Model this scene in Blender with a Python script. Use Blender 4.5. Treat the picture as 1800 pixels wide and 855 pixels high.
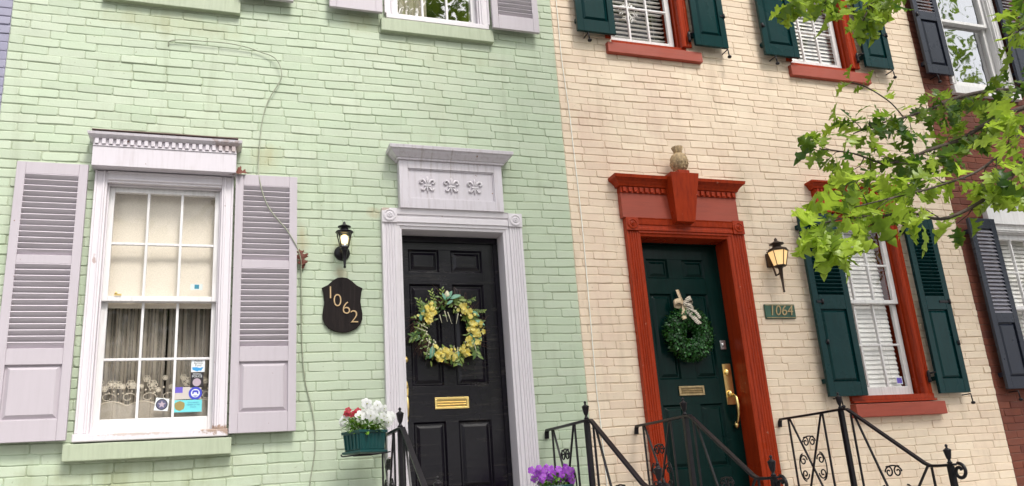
import bpy, bmesh, math, random
from mathutils import Vector, Matrix, Euler
from math import sin, cos, pi, radians
random.seed(7)
for o in list(bpy.data.objects): bpy.data.objects.remove(o)
S = bpy.context.scene
COL = S.collection
# ---------------------------------------------------------------- camera
cd = bpy.data.cameras.new('camera'); cam = bpy.data.objects.new('camera', cd); COL.objects.link(cam)
cam.matrix_world = Matrix(((0.94556918, -0.02975959, -0.32405754, 0.0),
                           (-0.31803786, -0.29542905, -0.9008738, -6.0),
                           (-0.06892638, 0.95490106, -0.28881328, 1.6),
                           (0, 0, 0, 1)))
cd.sensor_fit = 'HORIZONTAL'; cd.sensor_width = 36.0
cd.lens = 1462.73 / 1800 * 36.0
cd.clip_start = 0.05; cd.clip_end = 500
S.camera = cam
# ---------------------------------------------------------------- light
SUN_EL, SUN_AZ = 52.0, 14.0            # azimuth: degrees towards +X measured from -Y (the street side)
world = bpy.data.worlds.new('World'); S.world = world; world.use_nodes = True
wn = world.node_tree; wn.nodes.clear()
sky = wn.nodes.new('ShaderNodeTexSky'); sky.sky_type = 'NISHITA'; sky.sun_disc = False
sky.sun_elevation = radians(SUN_EL); sky.sun_rotation = radians(180 - SUN_AZ)
sky.air_density = 1.0; sky.dust_density = 3.0
hs = wn.nodes.new('ShaderNodeHueSaturation'); hs.inputs['Saturation'].default_value = 0.22; hs.inputs['Value'].default_value = 1.0
bg = wn.nodes.new('ShaderNodeBackground'); bg.inputs['Strength'].default_value = 0.13
wo = wn.nodes.new('ShaderNodeOutputWorld')
wn.links.new(sky.outputs[0], hs.inputs['Color']); wn.links.new(hs.outputs[0], bg.inputs['Color']); wn.links.new(bg.outputs[0], wo.inputs[0])
sd = bpy.data.lights.new('sun', 'SUN'); sd.energy = 1.5; sd.angle = radians(14); sd.color = (1.0, 0.955, 0.89)
sun = bpy.data.objects.new('sun', sd); COL.objects.link(sun)
dvec = Vector((sin(radians(SUN_AZ)) * cos(radians(SUN_EL)), -cos(radians(SUN_AZ)) * cos(radians(SUN_EL)), sin(radians(SUN_EL))))
sun.rotation_euler = dvec.to_track_quat('Z', 'Y').to_euler()
S.view_settings.view_transform = 'Standard'; S.view_settings.look = 'None'
S.view_settings.exposure = 0.89; S.view_settings.gamma = 1.0
S.view_settings.use_curve_mapping = False

# ---------------------------------------------------------------- materials
class NT:
    def __init__(s, name):
        s.m = bpy.data.materials.new(name); s.m.use_nodes = True; s.t = s.m.node_tree; s.t.nodes.clear()
        s.out = s.n('ShaderNodeOutputMaterial')
    def n(s, ty, **kw):
        nd = s.t.nodes.new(ty)
        for k, v in kw.items():
            if hasattr(nd, k): setattr(nd, k, v)
        return nd
    def l(s, a, b): s.t.links.new(a, b)
    def noise(s, scale, detail=4, rough=0.55, vec=None, dist=0.0):
        n = s.n('ShaderNodeTexNoise'); n.inputs['Scale'].default_value = scale; n.inputs['Detail'].default_value = detail
        n.inputs['Roughness'].default_value = rough; n.inputs['Distortion'].default_value = dist
        if vec: s.l(vec, n.inputs['Vector'])
        return n.outputs['Fac']
    def coord(s, scale=(1, 1, 1), loc=(0, 0, 0)):
        g = s.n('ShaderNodeNewGeometry'); mp = s.n('ShaderNodeMapping'); mp.inputs['Scale'].default_value = scale
        mp.inputs['Location'].default_value = loc
        s.l(g.outputs['Position'], mp.inputs['Vector']); return mp.outputs[0]
    def ramp(s, f, a, b, ca=0.0, cb=1.0):
        r = s.n('ShaderNodeMapRange'); r.inputs[1].default_value = a; r.inputs[2].default_value = b
        r.inputs[3].default_value = ca; r.inputs[4].default_value = cb; s.l(f, r.inputs[0]); return r.outputs[0]
    def mix(s, f, a, b, mode='MIX'):
        m = s.n('ShaderNodeMix', data_type='RGBA', blend_type=mode)
        for sock, v in ((m.inputs[0], f), (m.inputs[6], a), (m.inputs[7], b)):
            if isinstance(v, (int, float)): sock.default_value = v
            elif isinstance(v, tuple): sock.default_value = (*v, 1)
            else: s.l(v, sock)
        return m.outputs[2]
    def math(s, op, a, b=None):
        m = s.n('ShaderNodeMath', operation=op)
        for sock, v in ((m.inputs[0], a), (m.inputs[1], b)):
            if v is None: continue
            if isinstance(v, (int, float)): sock.default_value = v
            else: s.l(v, sock)
        return m.outputs[0]
    def bump(s, h, strength, dist, normal=None):
        b = s.n('ShaderNodeBump'); b.inputs['Strength'].default_value = strength; b.inputs['Distance'].default_value = dist
        s.l(h, b.inputs['Height'])
        if normal: s.l(normal, b.inputs['Normal'])
        return b.outputs[0]
    def pbr(s, col, rough=0.5, metal=0.0, normal=None, spec=0.5, **kw):
        p = s.n('ShaderNodeBsdfPrincipled')
        if isinstance(col, tuple): p.inputs['Base Color'].default_value = (*col, 1)
        else: s.l(col, p.inputs['Base Color'])
        if isinstance(rough, (int, float)): p.inputs['Roughness'].default_value = rough
        else: s.l(rough, p.inputs['Roughness'])
        p.inputs['Metallic'].default_value = metal; p.inputs['Specular IOR Level'].default_value = spec
        if normal: s.l(normal, p.inputs['Normal'])
        for k, v in kw.items(): p.inputs[k].default_value = v
        s.l(p.outputs[0], s.out.inputs[0]); return p

def attr(n, name='tint'):
    a = n.n('ShaderNodeAttribute'); a.attribute_name = name; return a.outputs['Fac']

def brick_paint(name, base, alt, grime, worn=None, stains=(), rough=0.6, mortar_dark=0.8, patch=0.3):
    n = NT(name); c = n.coord()
    t = attr(n)
    big = n.noise(0.9, 3, 0.5, c); med = n.noise(6, 4, 0.6, c); fine = n.noise(70, 5, 0.7, c)
    col = n.mix(n.ramp(t, 0.0, 1.0, 0.0, 0.85), base, alt)
    col = n.mix(n.ramp(big, 0.42, 0.66, 0, patch), col, alt)
    # streaks of old grime, longer down the wall
    st = n.noise(1.0, 5, 0.6, n.coord((9, 9, 0.9)))
    col = n.mix(n.ramp(st, 0.54, 0.76, 0, 0.34), col, grime)
    fade = n.noise(2.6, 5, 0.65, n.coord((1, 1, 2.2), (5, 2, 9)))
    col = n.mix(n.ramp(fade, 0.50, 0.68, 0, 0.40), col, tuple(min(0.9, v*0.86+0.03) for v in alt))
    col = n.mix(n.ramp(fade, 0.34, 0.48, 0.30, 0), col, tuple(min(0.92, v*1.12) for v in base))
    sp = n.noise(38, 3, 0.5, n.coord(loc=(3, 1, 2)))
    col = n.mix(n.ramp(sp, 0.67, 0.74, 0, 0.60), col, grime)
    if worn: col = n.mix(n.math('MULTIPLY', n.ramp(med, 0.56, 0.70, 0, 0.5), n.ramp(big, 0.38, 0.6)), col, worn)
    # stains and patches with a place of their own (x, z, rx, rz, colour, strength)
    g = n.n('ShaderNodeNewGeometry'); sx = n.n('ShaderNodeSeparateXYZ'); n.l(g.outputs['Position'], sx.inputs[0])
    for (x, z, rx, rz, sc, k) in stains:
        dx = n.math('DIVIDE', n.math('SUBTRACT', sx.outputs[0], x), rx); dz = n.math('DIVIDE', n.math('SUBTRACT', sx.outputs[2], z), rz)
        d = n.math('SQRT', n.math('ADD', n.math('MULTIPLY', dx, dx), n.math('MULTIPLY', dz, dz)))
        f = n.ramp(n.math('ADD', d, n.ramp(med, 0.3, 0.7, -0.5, 0.5)), 0.4, 1.1, k, 0.0)
        col = n.mix(n.math('MULTIPLY', f, n.ramp(st, 0.36, 0.62, 0.35, 1.0)), col, sc)
    m = attr(n, 'mortar')
    col = n.mix(n.math('MULTIPLY', m, n.ramp(med, 0.35, 0.62, 0.15, mortar_dark)), col, grime)
    h = n.math('ADD', n.math('MULTIPLY', med, 0.9), n.math('MULTIPLY', fine, 0.35))
    nb = n.bump(h, 0.55, 0.006)
    n.pbr(col, n.ramp(med, 0.3, 0.7, rough - 0.08, rough + 0.1), 0, nb, 0.35)
    return n.m

def wood_paint(name, base, rough=0.4, grime=None, gk=0.25, vert=True, bump=0.25, spec=0.5, var=0.12, chip=None, stains=()):
    n = NT(name); sc = (14, 14, 1.2) if vert else (1.2, 14, 14)
    s1 = n.noise(3.0, 5, 0.6, n.coord(sc)); s2 = n.noise(2.2, 4, 0.6, n.coord()); f = n.noise(60, 3, 0.6, n.coord(sc))
    dark = tuple(v * (1 - var) for v in base)
    col = n.mix(n.ramp(s1, 0.35, 0.7), base, dark)
    if grime: col = n.mix(n.math('MULTIPLY', n.ramp(s1, 0.5, 0.75, 0, gk * 1.6), n.ramp(s2, 0.35, 0.65)), col, grime)
    if chip:
        ch = n.noise(26, 3, 0.5, n.coord(loc=(7, 3, 1)))
        col = n.mix(n.ramp(ch, 0.735, 0.75), col, chip)
    if stains:
        g = n.n('ShaderNodeNewGeometry'); sx = n.n('ShaderNodeSeparateXYZ'); n.l(g.outputs['Position'], sx.inputs[0])
        sn = n.noise(30, 5, 0.7, n.coord())
        for (x, z, rx, rz, scol, k) in stains:
            dx = n.math('DIVIDE', n.math('SUBTRACT', sx.outputs[0], x), rx); dz = n.math('DIVIDE', n.math('SUBTRACT', sx.outputs[2], z), rz)
            d = n.math('SQRT', n.math('ADD', n.math('MULTIPLY', dx, dx), n.math('MULTIPLY', dz, dz)))
            col = n.mix(n.ramp(n.math('ADD', d, n.ramp(sn, 0.3, 0.7, -0.7, 0.7)), 0.5, 0.9, k, 0.0), col, scol)
    h = n.math('ADD', s1, n.math('MULTIPLY', f, 0.4))
    n.pbr(col, n.ramp(s2, 0.3, 0.7, rough - 0.06, rough + 0.1), 0, n.bump(h, bump, 0.003), spec)
    return n.m

def plain(name, base, rough=0.5, metal=0, var=0.15, scale=20, bump=0.2, bd=0.002, spec=0.5, **kw):
    n = NT(name); f = n.noise(scale, 4, 0.6, n.coord())
    col = n.mix(n.ramp(f, 0.3, 0.7), tuple(v * (1 - var) for v in base), tuple(min(1, v * (1 + var)) for v in base))
    n.pbr(col, rough, metal, n.bump(f, bump, bd), spec, **kw)
    return n.m

def glass(name, ior, tint=(1, 1, 1), wav=0.04, base=0.0):
    n = NT(name)
    fr = n.n('ShaderNodeFresnel'); fr.inputs['IOR'].default_value = ior
    w = n.noise(2.2, 2, 0.4, n.coord()); nb = n.bump(w, wav, 0.05)
    g = n.n('ShaderNodeBsdfGlossy'); g.inputs['Roughness'].default_value = 0.02; n.l(nb, g.inputs['Normal']); n.l(nb, fr.inputs['Normal'])
    t = n.n('ShaderNodeBsdfTransparent'); t.inputs[0].default_value = (*tint, 1)
    ge = n.n('ShaderNodeNewGeometry')
    fac = n.math('MULTIPLY', n.ramp(fr.outputs[0], 0, 1, base, 1), n.math('SUBTRACT', 1.0, ge.outputs['Backfacing']))
    mx = n.n('ShaderNodeMixShader'); n.l(fac, mx.inputs[0]); n.l(t.outputs[0], mx.inputs[1]); n.l(g.outputs[0], mx.inputs[2])
    n.l(mx.outputs[0], n.out.inputs[0]); return n.m

def leafmat(name, c0, c1, trans=0.45, attrn=True):
    n = NT(name)
    f = attr(n) if attrn else n.noise(3, 2, 0.5, n.coord())
    col = n.mix(f, c0, c1)
    vn = n.noise(45, 3, 0.6, n.coord()); col = n.mix(n.ramp(vn, 0.4, 0.75, 0, 0.3), col, tuple(v * 0.6 for v in c0))
    p = n.n('ShaderNodeBsdfPrincipled'); n.l(col, p.inputs['Base Color']); p.inputs['Roughness'].default_value = 0.38; p.inputs['Specular IOR Level'].default_value = 0.5
    n.l(n.bump(vn, 0.3, 0.004), p.inputs['Normal'])
    t = n.n('ShaderNodeBsdfTranslucent'); n.l(n.mix(0.22, col, (0.45, 0.65, 0.05)), t.inputs[0])
    mx = n.n('ShaderNodeMixShader'); mx.inputs[0].default_value = trans
    n.l(p.outputs[0], mx.inputs[1]); n.l(t.outputs[0], mx.inputs[2]); n.l(mx.outputs[0], n.out.inputs[0]); return n.m

def cloth(name, col, alpha=1.0, trans=0.3, fold=False):
    # a sheer cloth looks denser where its folds turn edge-on
    n = NT(name); f = n.noise(120, 2, 0.5, n.coord())
    c = n.mix(n.ramp(f, 0.3, 0.7), tuple(v * 0.88 for v in col), col)
    d = n.n('ShaderNodeBsdfDiffuse'); n.l(c, d.inputs[0]); t = n.n('ShaderNodeBsdfTranslucent'); n.l(c, t.inputs[0])
    mx = n.n('ShaderNodeMixShader'); mx.inputs[0].default_value = trans; n.l(d.outputs[0], mx.inputs[1]); n.l(t.outputs[0], mx.inputs[2])
    o = mx.outputs[0]
    if alpha < 1:
        tr = n.n('ShaderNodeBsdfTransparent'); m2 = n.n('ShaderNodeMixShader'); 
        lw = n.n('ShaderNodeLayerWeight'); lw.inputs[0].default_value = 0.35
        n.l(n.ramp(lw.outputs['Facing'], 0.05, 0.75, alpha*0.62 if fold else alpha, min(1.0, alpha*2.2) if fold else alpha), m2.inputs[0])
        n.l(tr.outputs[0], m2.inputs[1]); n.l(o, m2.inputs[2]); o = m2.outputs[0]
    n.l(o, n.out.inputs[0]); return n.m

def glow(name, col, strength, base=(0.8, 0.6, 0.3)):
    n = NT(name)
    n.pbr(base, 0.3, 0, None, 0.5, **{'Emission Color': (*col, 1), 'Emission Strength': strength}); return n.m

GREEN = (0.462, 0.545, 0.400); BEIGE = (0.82, 0.685, 0.53)
M = dict(
 green_brick=brick_paint('green_painted_brick', GREEN, (0.52, 0.58, 0.45), (0.24, 0.26, 0.15), mortar_dark=0.55,
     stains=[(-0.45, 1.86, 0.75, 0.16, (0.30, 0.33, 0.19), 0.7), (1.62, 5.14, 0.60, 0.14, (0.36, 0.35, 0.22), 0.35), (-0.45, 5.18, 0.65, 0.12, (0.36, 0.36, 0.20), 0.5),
             (1.04, 5.38, 0.22, 0.10, (0.35, 0.33, 0.15), 0.5), (0.26, 4.12, 0.14, 0.12, (0.38, 0.30, 0.12), 0.45), (0.80, 3.25, 0.06, 0.06, (0.36, 0.25, 0.12), 0.7),
             (1.06, 3.74, 0.06, 0.05, (0.40, 0.26, 0.12), 0.6), (0.52, 3.5, 0.05, 0.12, (0.40, 0.28, 0.14), 0.45), (1.6, 4.75, 0.3, 0.35, (0.46, 0.50, 0.37), 0.5)]),
 beige_brick=brick_paint('beige_painted_brick', BEIGE, (0.76, 0.60, 0.46), (0.40, 0.28, 0.18), mortar_dark=0.5, worn=(0.80, 0.70, 0.54),
     stains=[(3.65, 4.95, 0.35, 0.5, (0.68, 0.50, 0.40), 0.6), (3.0, 4.5, 0.25, 0.5, (0.68, 0.49, 0.38), 0.4), (2.9, 3.5, 0.12, 1.6, (0.72, 0.52, 0.42), 0.35), (4.4, 4.1, 0.12, 0.35, (0.40, 0.34, 0.22), 0.35),  # the olive patch darkens the wall right of the red cornice
             (4.9, 4.6, 1.6, 0.5, (0.70, 0.55, 0.42), 0.4)], patch=0.55),
 red_brick=brick_paint('bare_red_brick', (0.20, 0.060, 0.035), (0.12, 0.035, 0.025), (0.20, 0.13, 0.10), rough=0.8, mortar_dark=0.7),
 lav_brick=brick_paint('lavender_painted_brick', (0.34, 0.33, 0.42), (0.27, 0.26, 0.36), (0.10, 0.09, 0.13)),
 white=wood_paint('chalky_white_paint', (0.70, 0.655, 0.69), 0.5, (0.42, 0.35, 0.33), 0.12, bump=0.045, var=0.02, stains=[(0.0, 2.15, 0.16, 0.035, (0.32, 0.20, 0.13), 0.85), (-0.5, 2.14, 0.25, 0.012, (0.45, 0.33, 0.24), 0.5), (-0.84, 3.3, 0.015, 0.04, (0.3, 0.15, 0.1), 0.6), (1.13, 3.75, 0.04, 0.02, (0.4, 0.28, 0.18), 0.7)], chip=(0.22, 0.10, 0.06)),
 shutwhite=wood_paint('lavender_shutter_paint', (0.50, 0.45, 0.49), 0.5, (0.36, 0.30, 0.32), 0.12, bump=0.08, var=0.03, chip=(0.20, 0.09, 0.06)),
 white_h=wood_paint('chalky_white_paint_boards', (0.64, 0.595, 0.64), 0.5, (0.33, 0.26, 0.25), 0.35, vert=True, bump=0.10, var=0.04, stains=[(1.66, 4.10, 0.008, 0.22, (0.42, 0.36, 0.36), 0.6), (1.42, 4.16, 0.012, 0.14, (0.42, 0.36, 0.36), 0.5), (1.50, 4.14, 0.008, 0.16, (0.42, 0.36, 0.36), 0.45), (0.0, 4.15, 0.14, 0.05, (0.35, 0.25, 0.22), 0.6)], chip=(0.22, 0.10, 0.06)),
 slat=wood_paint('weathered_white_slats', (0.66, 0.60, 0.65), 0.6, (0.36, 0.31, 0.31), 0.25, vert=False, bump=0.1),
 sashwhite=wood_paint('white_sash_paint', (0.78, 0.76, 0.76), 0.4, (0.42, 0.36, 0.3), 0.2),
 green_stone=wood_paint('green_painted_stone', (0.41, 0.46, 0.33), 0.6, (0.28, 0.33, 0.2), 0.3, bump=0.5, chip=(0.5, 0.55, 0.42)),
 red_wood=wood_paint('brick_red_paint', (0.36, 0.036, 0.008), 0.28, (0.17, 0.016, 0.008), 0.38, bump=0.30, spec=0.16, var=0.22, chip=(0.42, 0.16, 0.10)),
 red_stone=wood_paint('red_painted_stone', (0.35, 0.060, 0.032), 0.6, (0.2, 0.04, 0.03), 0.3, vert=False, bump=0.3),
 dkgreen=wood_paint('dark_green_gloss', (0.0008, 0.016, 0.014), 0.20, None, vert=True, bump=0.06, spec=0.16, var=0.25),
 dkgreen_sh=wood_paint('shutter_green_gloss', (0.001, 0.032, 0.034), 0.24, None, vert=True, bump=0.06, spec=0.20, var=0.2),
 navy=wood_paint('navy_black_gloss', (0.018, 0.022, 0.038), 0.26, None, vert=True, bump=0.08, spec=0.4),
 sheen_slat=plain('pale_sheen_slats', (0.38, 0.37, 0.43), 0.12, 0, 0.1, 10, 0.02, spec=1.0, **{'Coat Weight': 1.0, 'Coat IOR': 2.6, 'Coat Roughness': 0.12}),  # pale base puts the sky sheen of dark glossy slats into the colour
 black=wood_paint('worn_black_door_paint', (0.004, 0.0025, 0.007), 0.20, (0.045, 0.038, 0.033), 0.5, vert=False, bump=0.18, spec=0.34),
 iron=plain('black_iron_paint', (0.010, 0.008, 0.011), 0.34, 0, 0.3, 60, 0.3, 0.001, spec=0.3),
 brass=plain('polished_brass', (0.90, 0.66, 0.26), 0.30, 1.0, 0.06, 30, 0.03, 0.001),
 oldbrass=plain('aged_brass', (0.42, 0.31, 0.17), 0.38, 1.0, 0.25, 30, 0.2, 0.001),
 steel=plain('brushed_steel', (0.5, 0.5, 0.5), 0.3, 1.0),
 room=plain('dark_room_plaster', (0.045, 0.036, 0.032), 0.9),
 shade=cloth('cream_shade_cloth', (0.80, 0.73, 0.62), 1, 0.05),
 blind=plain('white_blind_slats', (0.88, 0.86, 0.82), 0.45, 0, 0.04),
 lace=cloth('sheer_curtain', (0.90, 0.82, 0.70), 0.42, 0.3, True),
 net=cloth('lace_net', (0.88, 0.80, 0.68), 0.48, 0.3),
 lacework=cloth('lace_embroidery', (0.90, 0.82, 0.68), 0.9, 0.2),
 glass=glass('old_window_glass', 1.4, wav=0.12),
 glass_hi=glass('reflective_window_glass', 1.6, wav=0.15, base=0.62),
 glass_mid=glass('window_glass', 1.5, wav=0.12, base=0.03),
 glass_dark=glass('clean_window_glass', 1.6, wav=0.15, base=0.30),
 wood_plaque=wood_paint('charred_wood', (0.013, 0.009, 0.009), 0.6, (0.045, 0.032, 0.028), 0.5, bump=0.8, spec=0.15),
 digit=plain('tan_numerals', (0.55, 0.38, 0.20), 0.5),
 amber=glow('lit_amber_glass', (1.0, 0.62, 0.24), 0.42, (0.70, 0.52, 0.30)),
 bulb=glow('lit_bulb', (1.0, 0.72, 0.30), 1.6),
 clearglass=glass('lantern_glass', 1.4),
 stone=plain('weathered_sandstone', (0.42, 0.30, 0.17), 0.8, 0, 0.45, 35, 0.8, 0.006),
 concrete=plain('concrete', (0.30, 0.29, 0.27), 0.9, 0, 0.2, 12, 0.5, 0.004),
 asphalt=plain('asphalt', (0.05, 0.05, 0.052), 0.9, 0, 0.3, 60, 0.6, 0.004),
 planter=plain('dark_teal_plastic', (0.006, 0.060, 0.060), 0.35, 0, 0.1, 10, 0.05),
 cable=plain('grey_green_cable', (0.32, 0.34, 0.25), 0.5),
 wcable=plain('cream_painted_cable', (0.90, 0.87, 0.80), 0.5),
 leaf=leafmat('oak_leaf', (0.022, 0.085, 0.008), (0.48, 0.64, 0.07), 0.55),
 bark=plain('oak_bark', (0.07, 0.05, 0.04), 0.9, 0, 0.4, 30, 1.0, 0.01),
 plantleaf=leafmat('petunia_leaf', (0.07, 0.20, 0.02), (0.22, 0.42, 0.05), 0.3),
 boxleaf=leafmat('boxwood_leaf', (0.005, 0.040, 0.008), (0.045, 0.19, 0.035), 0.12),
 tealleaf=leafmat('pale_teal_leaf', (0.10, 0.30, 0.18), (0.28, 0.55, 0.42), 0.2),
 wleaf=leafmat('wreath_green_leaf', (0.035, 0.11, 0.015), (0.34, 0.44, 0.08), 0.2),
 yellow=leafmat('yellow_petal', (0.66, 0.52, 0.10), (0.86, 0.78, 0.26), 0.25),
 ivory=plain('ivory_blossoms', (0.72, 0.68, 0.48), 0.6),
 twig=plain('brown_twigs', (0.10, 0.045, 0.03), 0.8),
 wpetal=leafmat('white_petal', (0.80, 0.80, 0.80), (0.9, 0.9, 0.9), 0.3),
 rpetal=leafmat('crimson_petal', (0.42, 0.02, 0.04), (0.62, 0.06, 0.09), 0.2),
 ppetal=leafmat('purple_petal', (0.22, 0.03, 0.50), (0.42, 0.10, 0.70), 0.25),
 ribbon=plain('tan_ribbon', (0.60, 0.46, 0.30), 0.6, 0, 0.08),
 throat=plain('petunia_throat', (0.30, 0.34, 0.06), 0.6),
 deadleaf=plain('dead_brown_leaf', (0.13, 0.035, 0.02), 0.7),
)
def petal_fix(name, c0, c1):
    # petals: plain colour mix, no green glow
    n = NT(name); col = n.mix(attr(n), c0, c1)
    p = n.n('ShaderNodeBsdfPrincipled'); n.l(col, p.inputs['Base Color']); p.inputs['Roughness'].default_value = 0.55
    t = n.n('ShaderNodeBsdfTranslucent'); n.l(col, t.inputs[0]); mx = n.n('ShaderNodeMixShader'); mx.inputs[0].default_value = 0.3
    n.l(p.outputs[0], mx.inputs[1]); n.l(t.outputs[0], mx.inputs[2]); n.l(mx.outputs[0], n.out.inputs[0]); return n.m
M['yellow'] = petal_fix('yellow_petals', (0.80, 0.62, 0.08), (0.95, 0.88, 0.34))
M['wpetal'] = petal_fix('white_petals', (0.78, 0.78, 0.76), (0.88, 0.88, 0.88))
M['rpetal'] = petal_fix('crimson_petals', (0.38, 0.012, 0.03), (0.62, 0.06, 0.09))
M['ppetal'] = petal_fix('purple_petals', (0.30, 0.02, 0.50), (0.55, 0.16, 0.75))
def striped(name, a, b, sc):
    n = NT(name); w = n.n('ShaderNodeTexWave'); w.inputs['Scale'].default_value = sc; w.inputs['Distortion'].default_value = 1.0
    w.bands_direction = 'DIAGONAL'; n.l(n.coord(), w.inputs['Vector'])
    n.pbr(n.mix(n.ramp(w.outputs['Fac'], 0.62, 0.72), a, b), 0.6); return n.m
M['stripe'] = striped('striped_ribbon', (0.70, 0.62, 0.50), (0.05, 0.04, 0.04), 28)
def flat(name, c, r=0.4):
    n = NT(name); n.pbr(c, r); return n.m

# ---------------------------------------------------------------- mesh builder
class MB:
    def __init__(s): s.v = []; s.f = []; s.t = []; s.m2 = []; s.cur = 0.5; s.mo = 0.0; s.smooth = []; s.mi = []; s.cm = 0
    def add(s, vs, fs, sm=False):
        b = len(s.v); s.v += [tuple(v) for v in vs]
        for f in fs: s.f.append(tuple(b + i for i in f)); s.t.append(s.cur); s.m2.append(s.mo); s.smooth.append(sm); s.mi.append(s.cm)
    def box(s, x0, x1, y0, y1, z0, z1):
        s.add([(x0,y0,z0),(x1,y0,z0),(x1,y1,z0),(x0,y1,z0),(x0,y0,z1),(x1,y0,z1),(x1,y1,z1),(x0,y1,z1)],
              [(0,3,2,1),(4,5,6,7),(0,1,5,4),(1,2,6,5),(2,3,7,6),(3,0,4,7)])
    def rbox(s, c, d, rot):
        h = [Vector((sx*d[0]/2, sy*d[1]/2, sz*d[2]/2)) for sz in (-1,1) for sy in (-1,1) for sx in (-1,1)]
        R = Euler(rot).to_matrix(); vs = [Vector(c) + R @ p for p in h]
        s.add(vs, [(0,2,3,1),(4,5,7,6),(0,1,5,4),(1,3,7,5),(3,2,6,7),(2,0,4,6)])
    def prism_y(s, poly, y0, y1):   # polygon in (x,z)
        n = len(poly); vs = [(x,y0,z) for x,z in poly] + [(x,y1,z) for x,z in poly]
        s.add(vs, [tuple(range(n)), tuple(range(2*n-1, n-1, -1))] + [(i,(i+1)%n + 0, n+(i+1)%n, n+i)[::-1] for i in range(n)])
    def prism_z(s, poly, z0, z1):   # polygon in (x,y)
        n = len(poly); vs = [(x,y,z0) for x,y in poly] + [(x,y,z1) for x,y in poly]
        s.add(vs, [tuple(range(n)), tuple(range(2*n-1, n-1, -1))] + [(i,(i+1)%n, n+(i+1)%n, n+i)[::-1] for i in range(n)])
    def prism_x(s, poly, x0, x1):   # polygon in (y,z)
        n = len(poly); vs = [(x0,y,z) for y,z in poly] + [(x1,y,z) for y,z in poly]
        s.add(vs, [tuple(range(n)), tuple(range(2*n-1, n-1, -1))] + [(i,(i+1)%n, n+(i+1)%n, n+i)[::-1] for i in range(n)])
    def mould(s, x0, x1, yf, prof, yb=0.004): # profile [(out, z)] bottom to top, with mitred returns
        vs = []; fs = []
        for o, z in prof: vs += [(x0-o, yb, z), (x0-o, yf-o, z), (x1+o, yf-o, z), (x1+o, yb, z)]
        for i in range(len(prof)-1):
            for k in range(3):
                a = i*4+k; fs.append((a, a+1, a+5, a+4))
        n = len(prof)-1; fs += [(3,2,1,0), (n*4, n*4+1, n*4+2, n*4+3)]
        s.add(vs, fs)
    def lathe(s, c, prof, n=16, sq=False, axis='z', sm=True):
        vs = []; fs = []
        for r, z in prof:
            for k in range(n):
                a = 2*pi*k/n + (pi/n if sq else 0)
                p = (r*cos(a), r*sin(a), z)
                if axis == 'y': p = (p[0], -p[2], p[1])
                vs.append((c[0]+p[0], c[1]+p[1], c[2]+p[2]))
        for i in range(len(prof)-1):
            for k in range(n): fs.append((i*n+k, i*n+(k+1)%n, (i+1)*n+(k+1)%n, (i+1)*n+k))
        fs += [tuple(range(n-1,-1,-1)), tuple((len(prof)-1)*n+k for k in range(n))]
        s.add(vs, fs, sm)
    def tube(s, pts, r, n=8, flat=1.0, up=None, sm=True):
        pts = [Vector(p) for p in pts]; N = len(pts); rr = r if isinstance(r, (list, tuple)) else [r]*N
        vs = []; fs = []; prev = Vector(up) if up else Vector((0.13, 0.21, 0.97))
        for i, p in enumerate(pts):
            t = (pts[min(i+1, N-1)] - pts[max(i-1, 0)]).normalized()
            u = prev - t*prev.dot(t)
            if u.length < 1e-4: u = t.orthogonal()
            u.normalize(); w = t.cross(u)
            if not up: prev = u
            for k in range(n):
                a = 2*pi*(k+0.5)/n; vs.append(p + u*cos(a)*rr[i] + w*sin(a)*rr[i]*flat)
        for i in range(N-1):
            for k in range(n): fs.append((i*n+k, i*n+(k+1)%n, (i+1)*n+(k+1)%n, (i+1)*n+k))
        fs += [tuple(range(n-1,-1,-1)), tuple((N-1)*n+k for k in range(n))]
        s.add(vs, fs, sm)
    def build(s, name, mat, parent=None, bevel=0.0, recalc=True, seg=2):
        me = bpy.data.meshes.new(name); me.from_pydata(s.v, [], s.f)
        me.polygons.foreach_set('use_smooth', s.smooth)
        a = me.attributes.new('tint', 'FLOAT', 'FACE'); a.data.foreach_set('value', s.t)
        if any(s.m2): b = me.attributes.new('mortar', 'FLOAT', 'FACE'); b.data.foreach_set('value', s.m2)
        if recalc:
            bm = bmesh.new(); bm.from_mesh(me); bmesh.ops.recalc_face_normals(bm, faces=bm.faces); bm.to_mesh(me); bm.free()
        for q in (mat if isinstance(mat, (list, tuple)) else [mat]): me.materials.append(M[q] if isinstance(q, str) else q)
        if any(s.mi): me.polygons.foreach_set('material_index', s.mi)
        o = bpy.data.objects.new(name, me); COL.objects.link(o)
        if parent: o.parent = parent
        if bevel:
            md = o.modifiers.new('bevel', 'BEVEL'); md.width = bevel; md.segments = seg; md.limit_method = 'ANGLE'; md.angle_limit = radians(40); md.harden_normals = False
        return o
def tag(o, label=None, cat=None, group=None, kind=None):
    if label: o['label'] = label
    if cat: o['category'] = cat
    if group: o['group'] = group
    if kind: o['kind'] = kind
    return o
def thing(name, label, cat, loc=(0,0,0), group=None):
    o = bpy.data.objects.new(name, None); COL.objects.link(o); o.location = loc; o.empty_display_size = 0.1
    return tag(o, label, cat, group)
def rebase(root, loc):
    """move an Empty to the thing's base and keep its parts where they stand"""
    root.location = loc
    for ch in root.children: ch.location = Vector(ch.location) - Vector(loc)
def copy_tree(o, parent=None):
    c = o.copy(); COL.objects.link(c); c.parent = parent
    for ch in list(o.children): copy_tree(ch, c)
    return c
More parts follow.
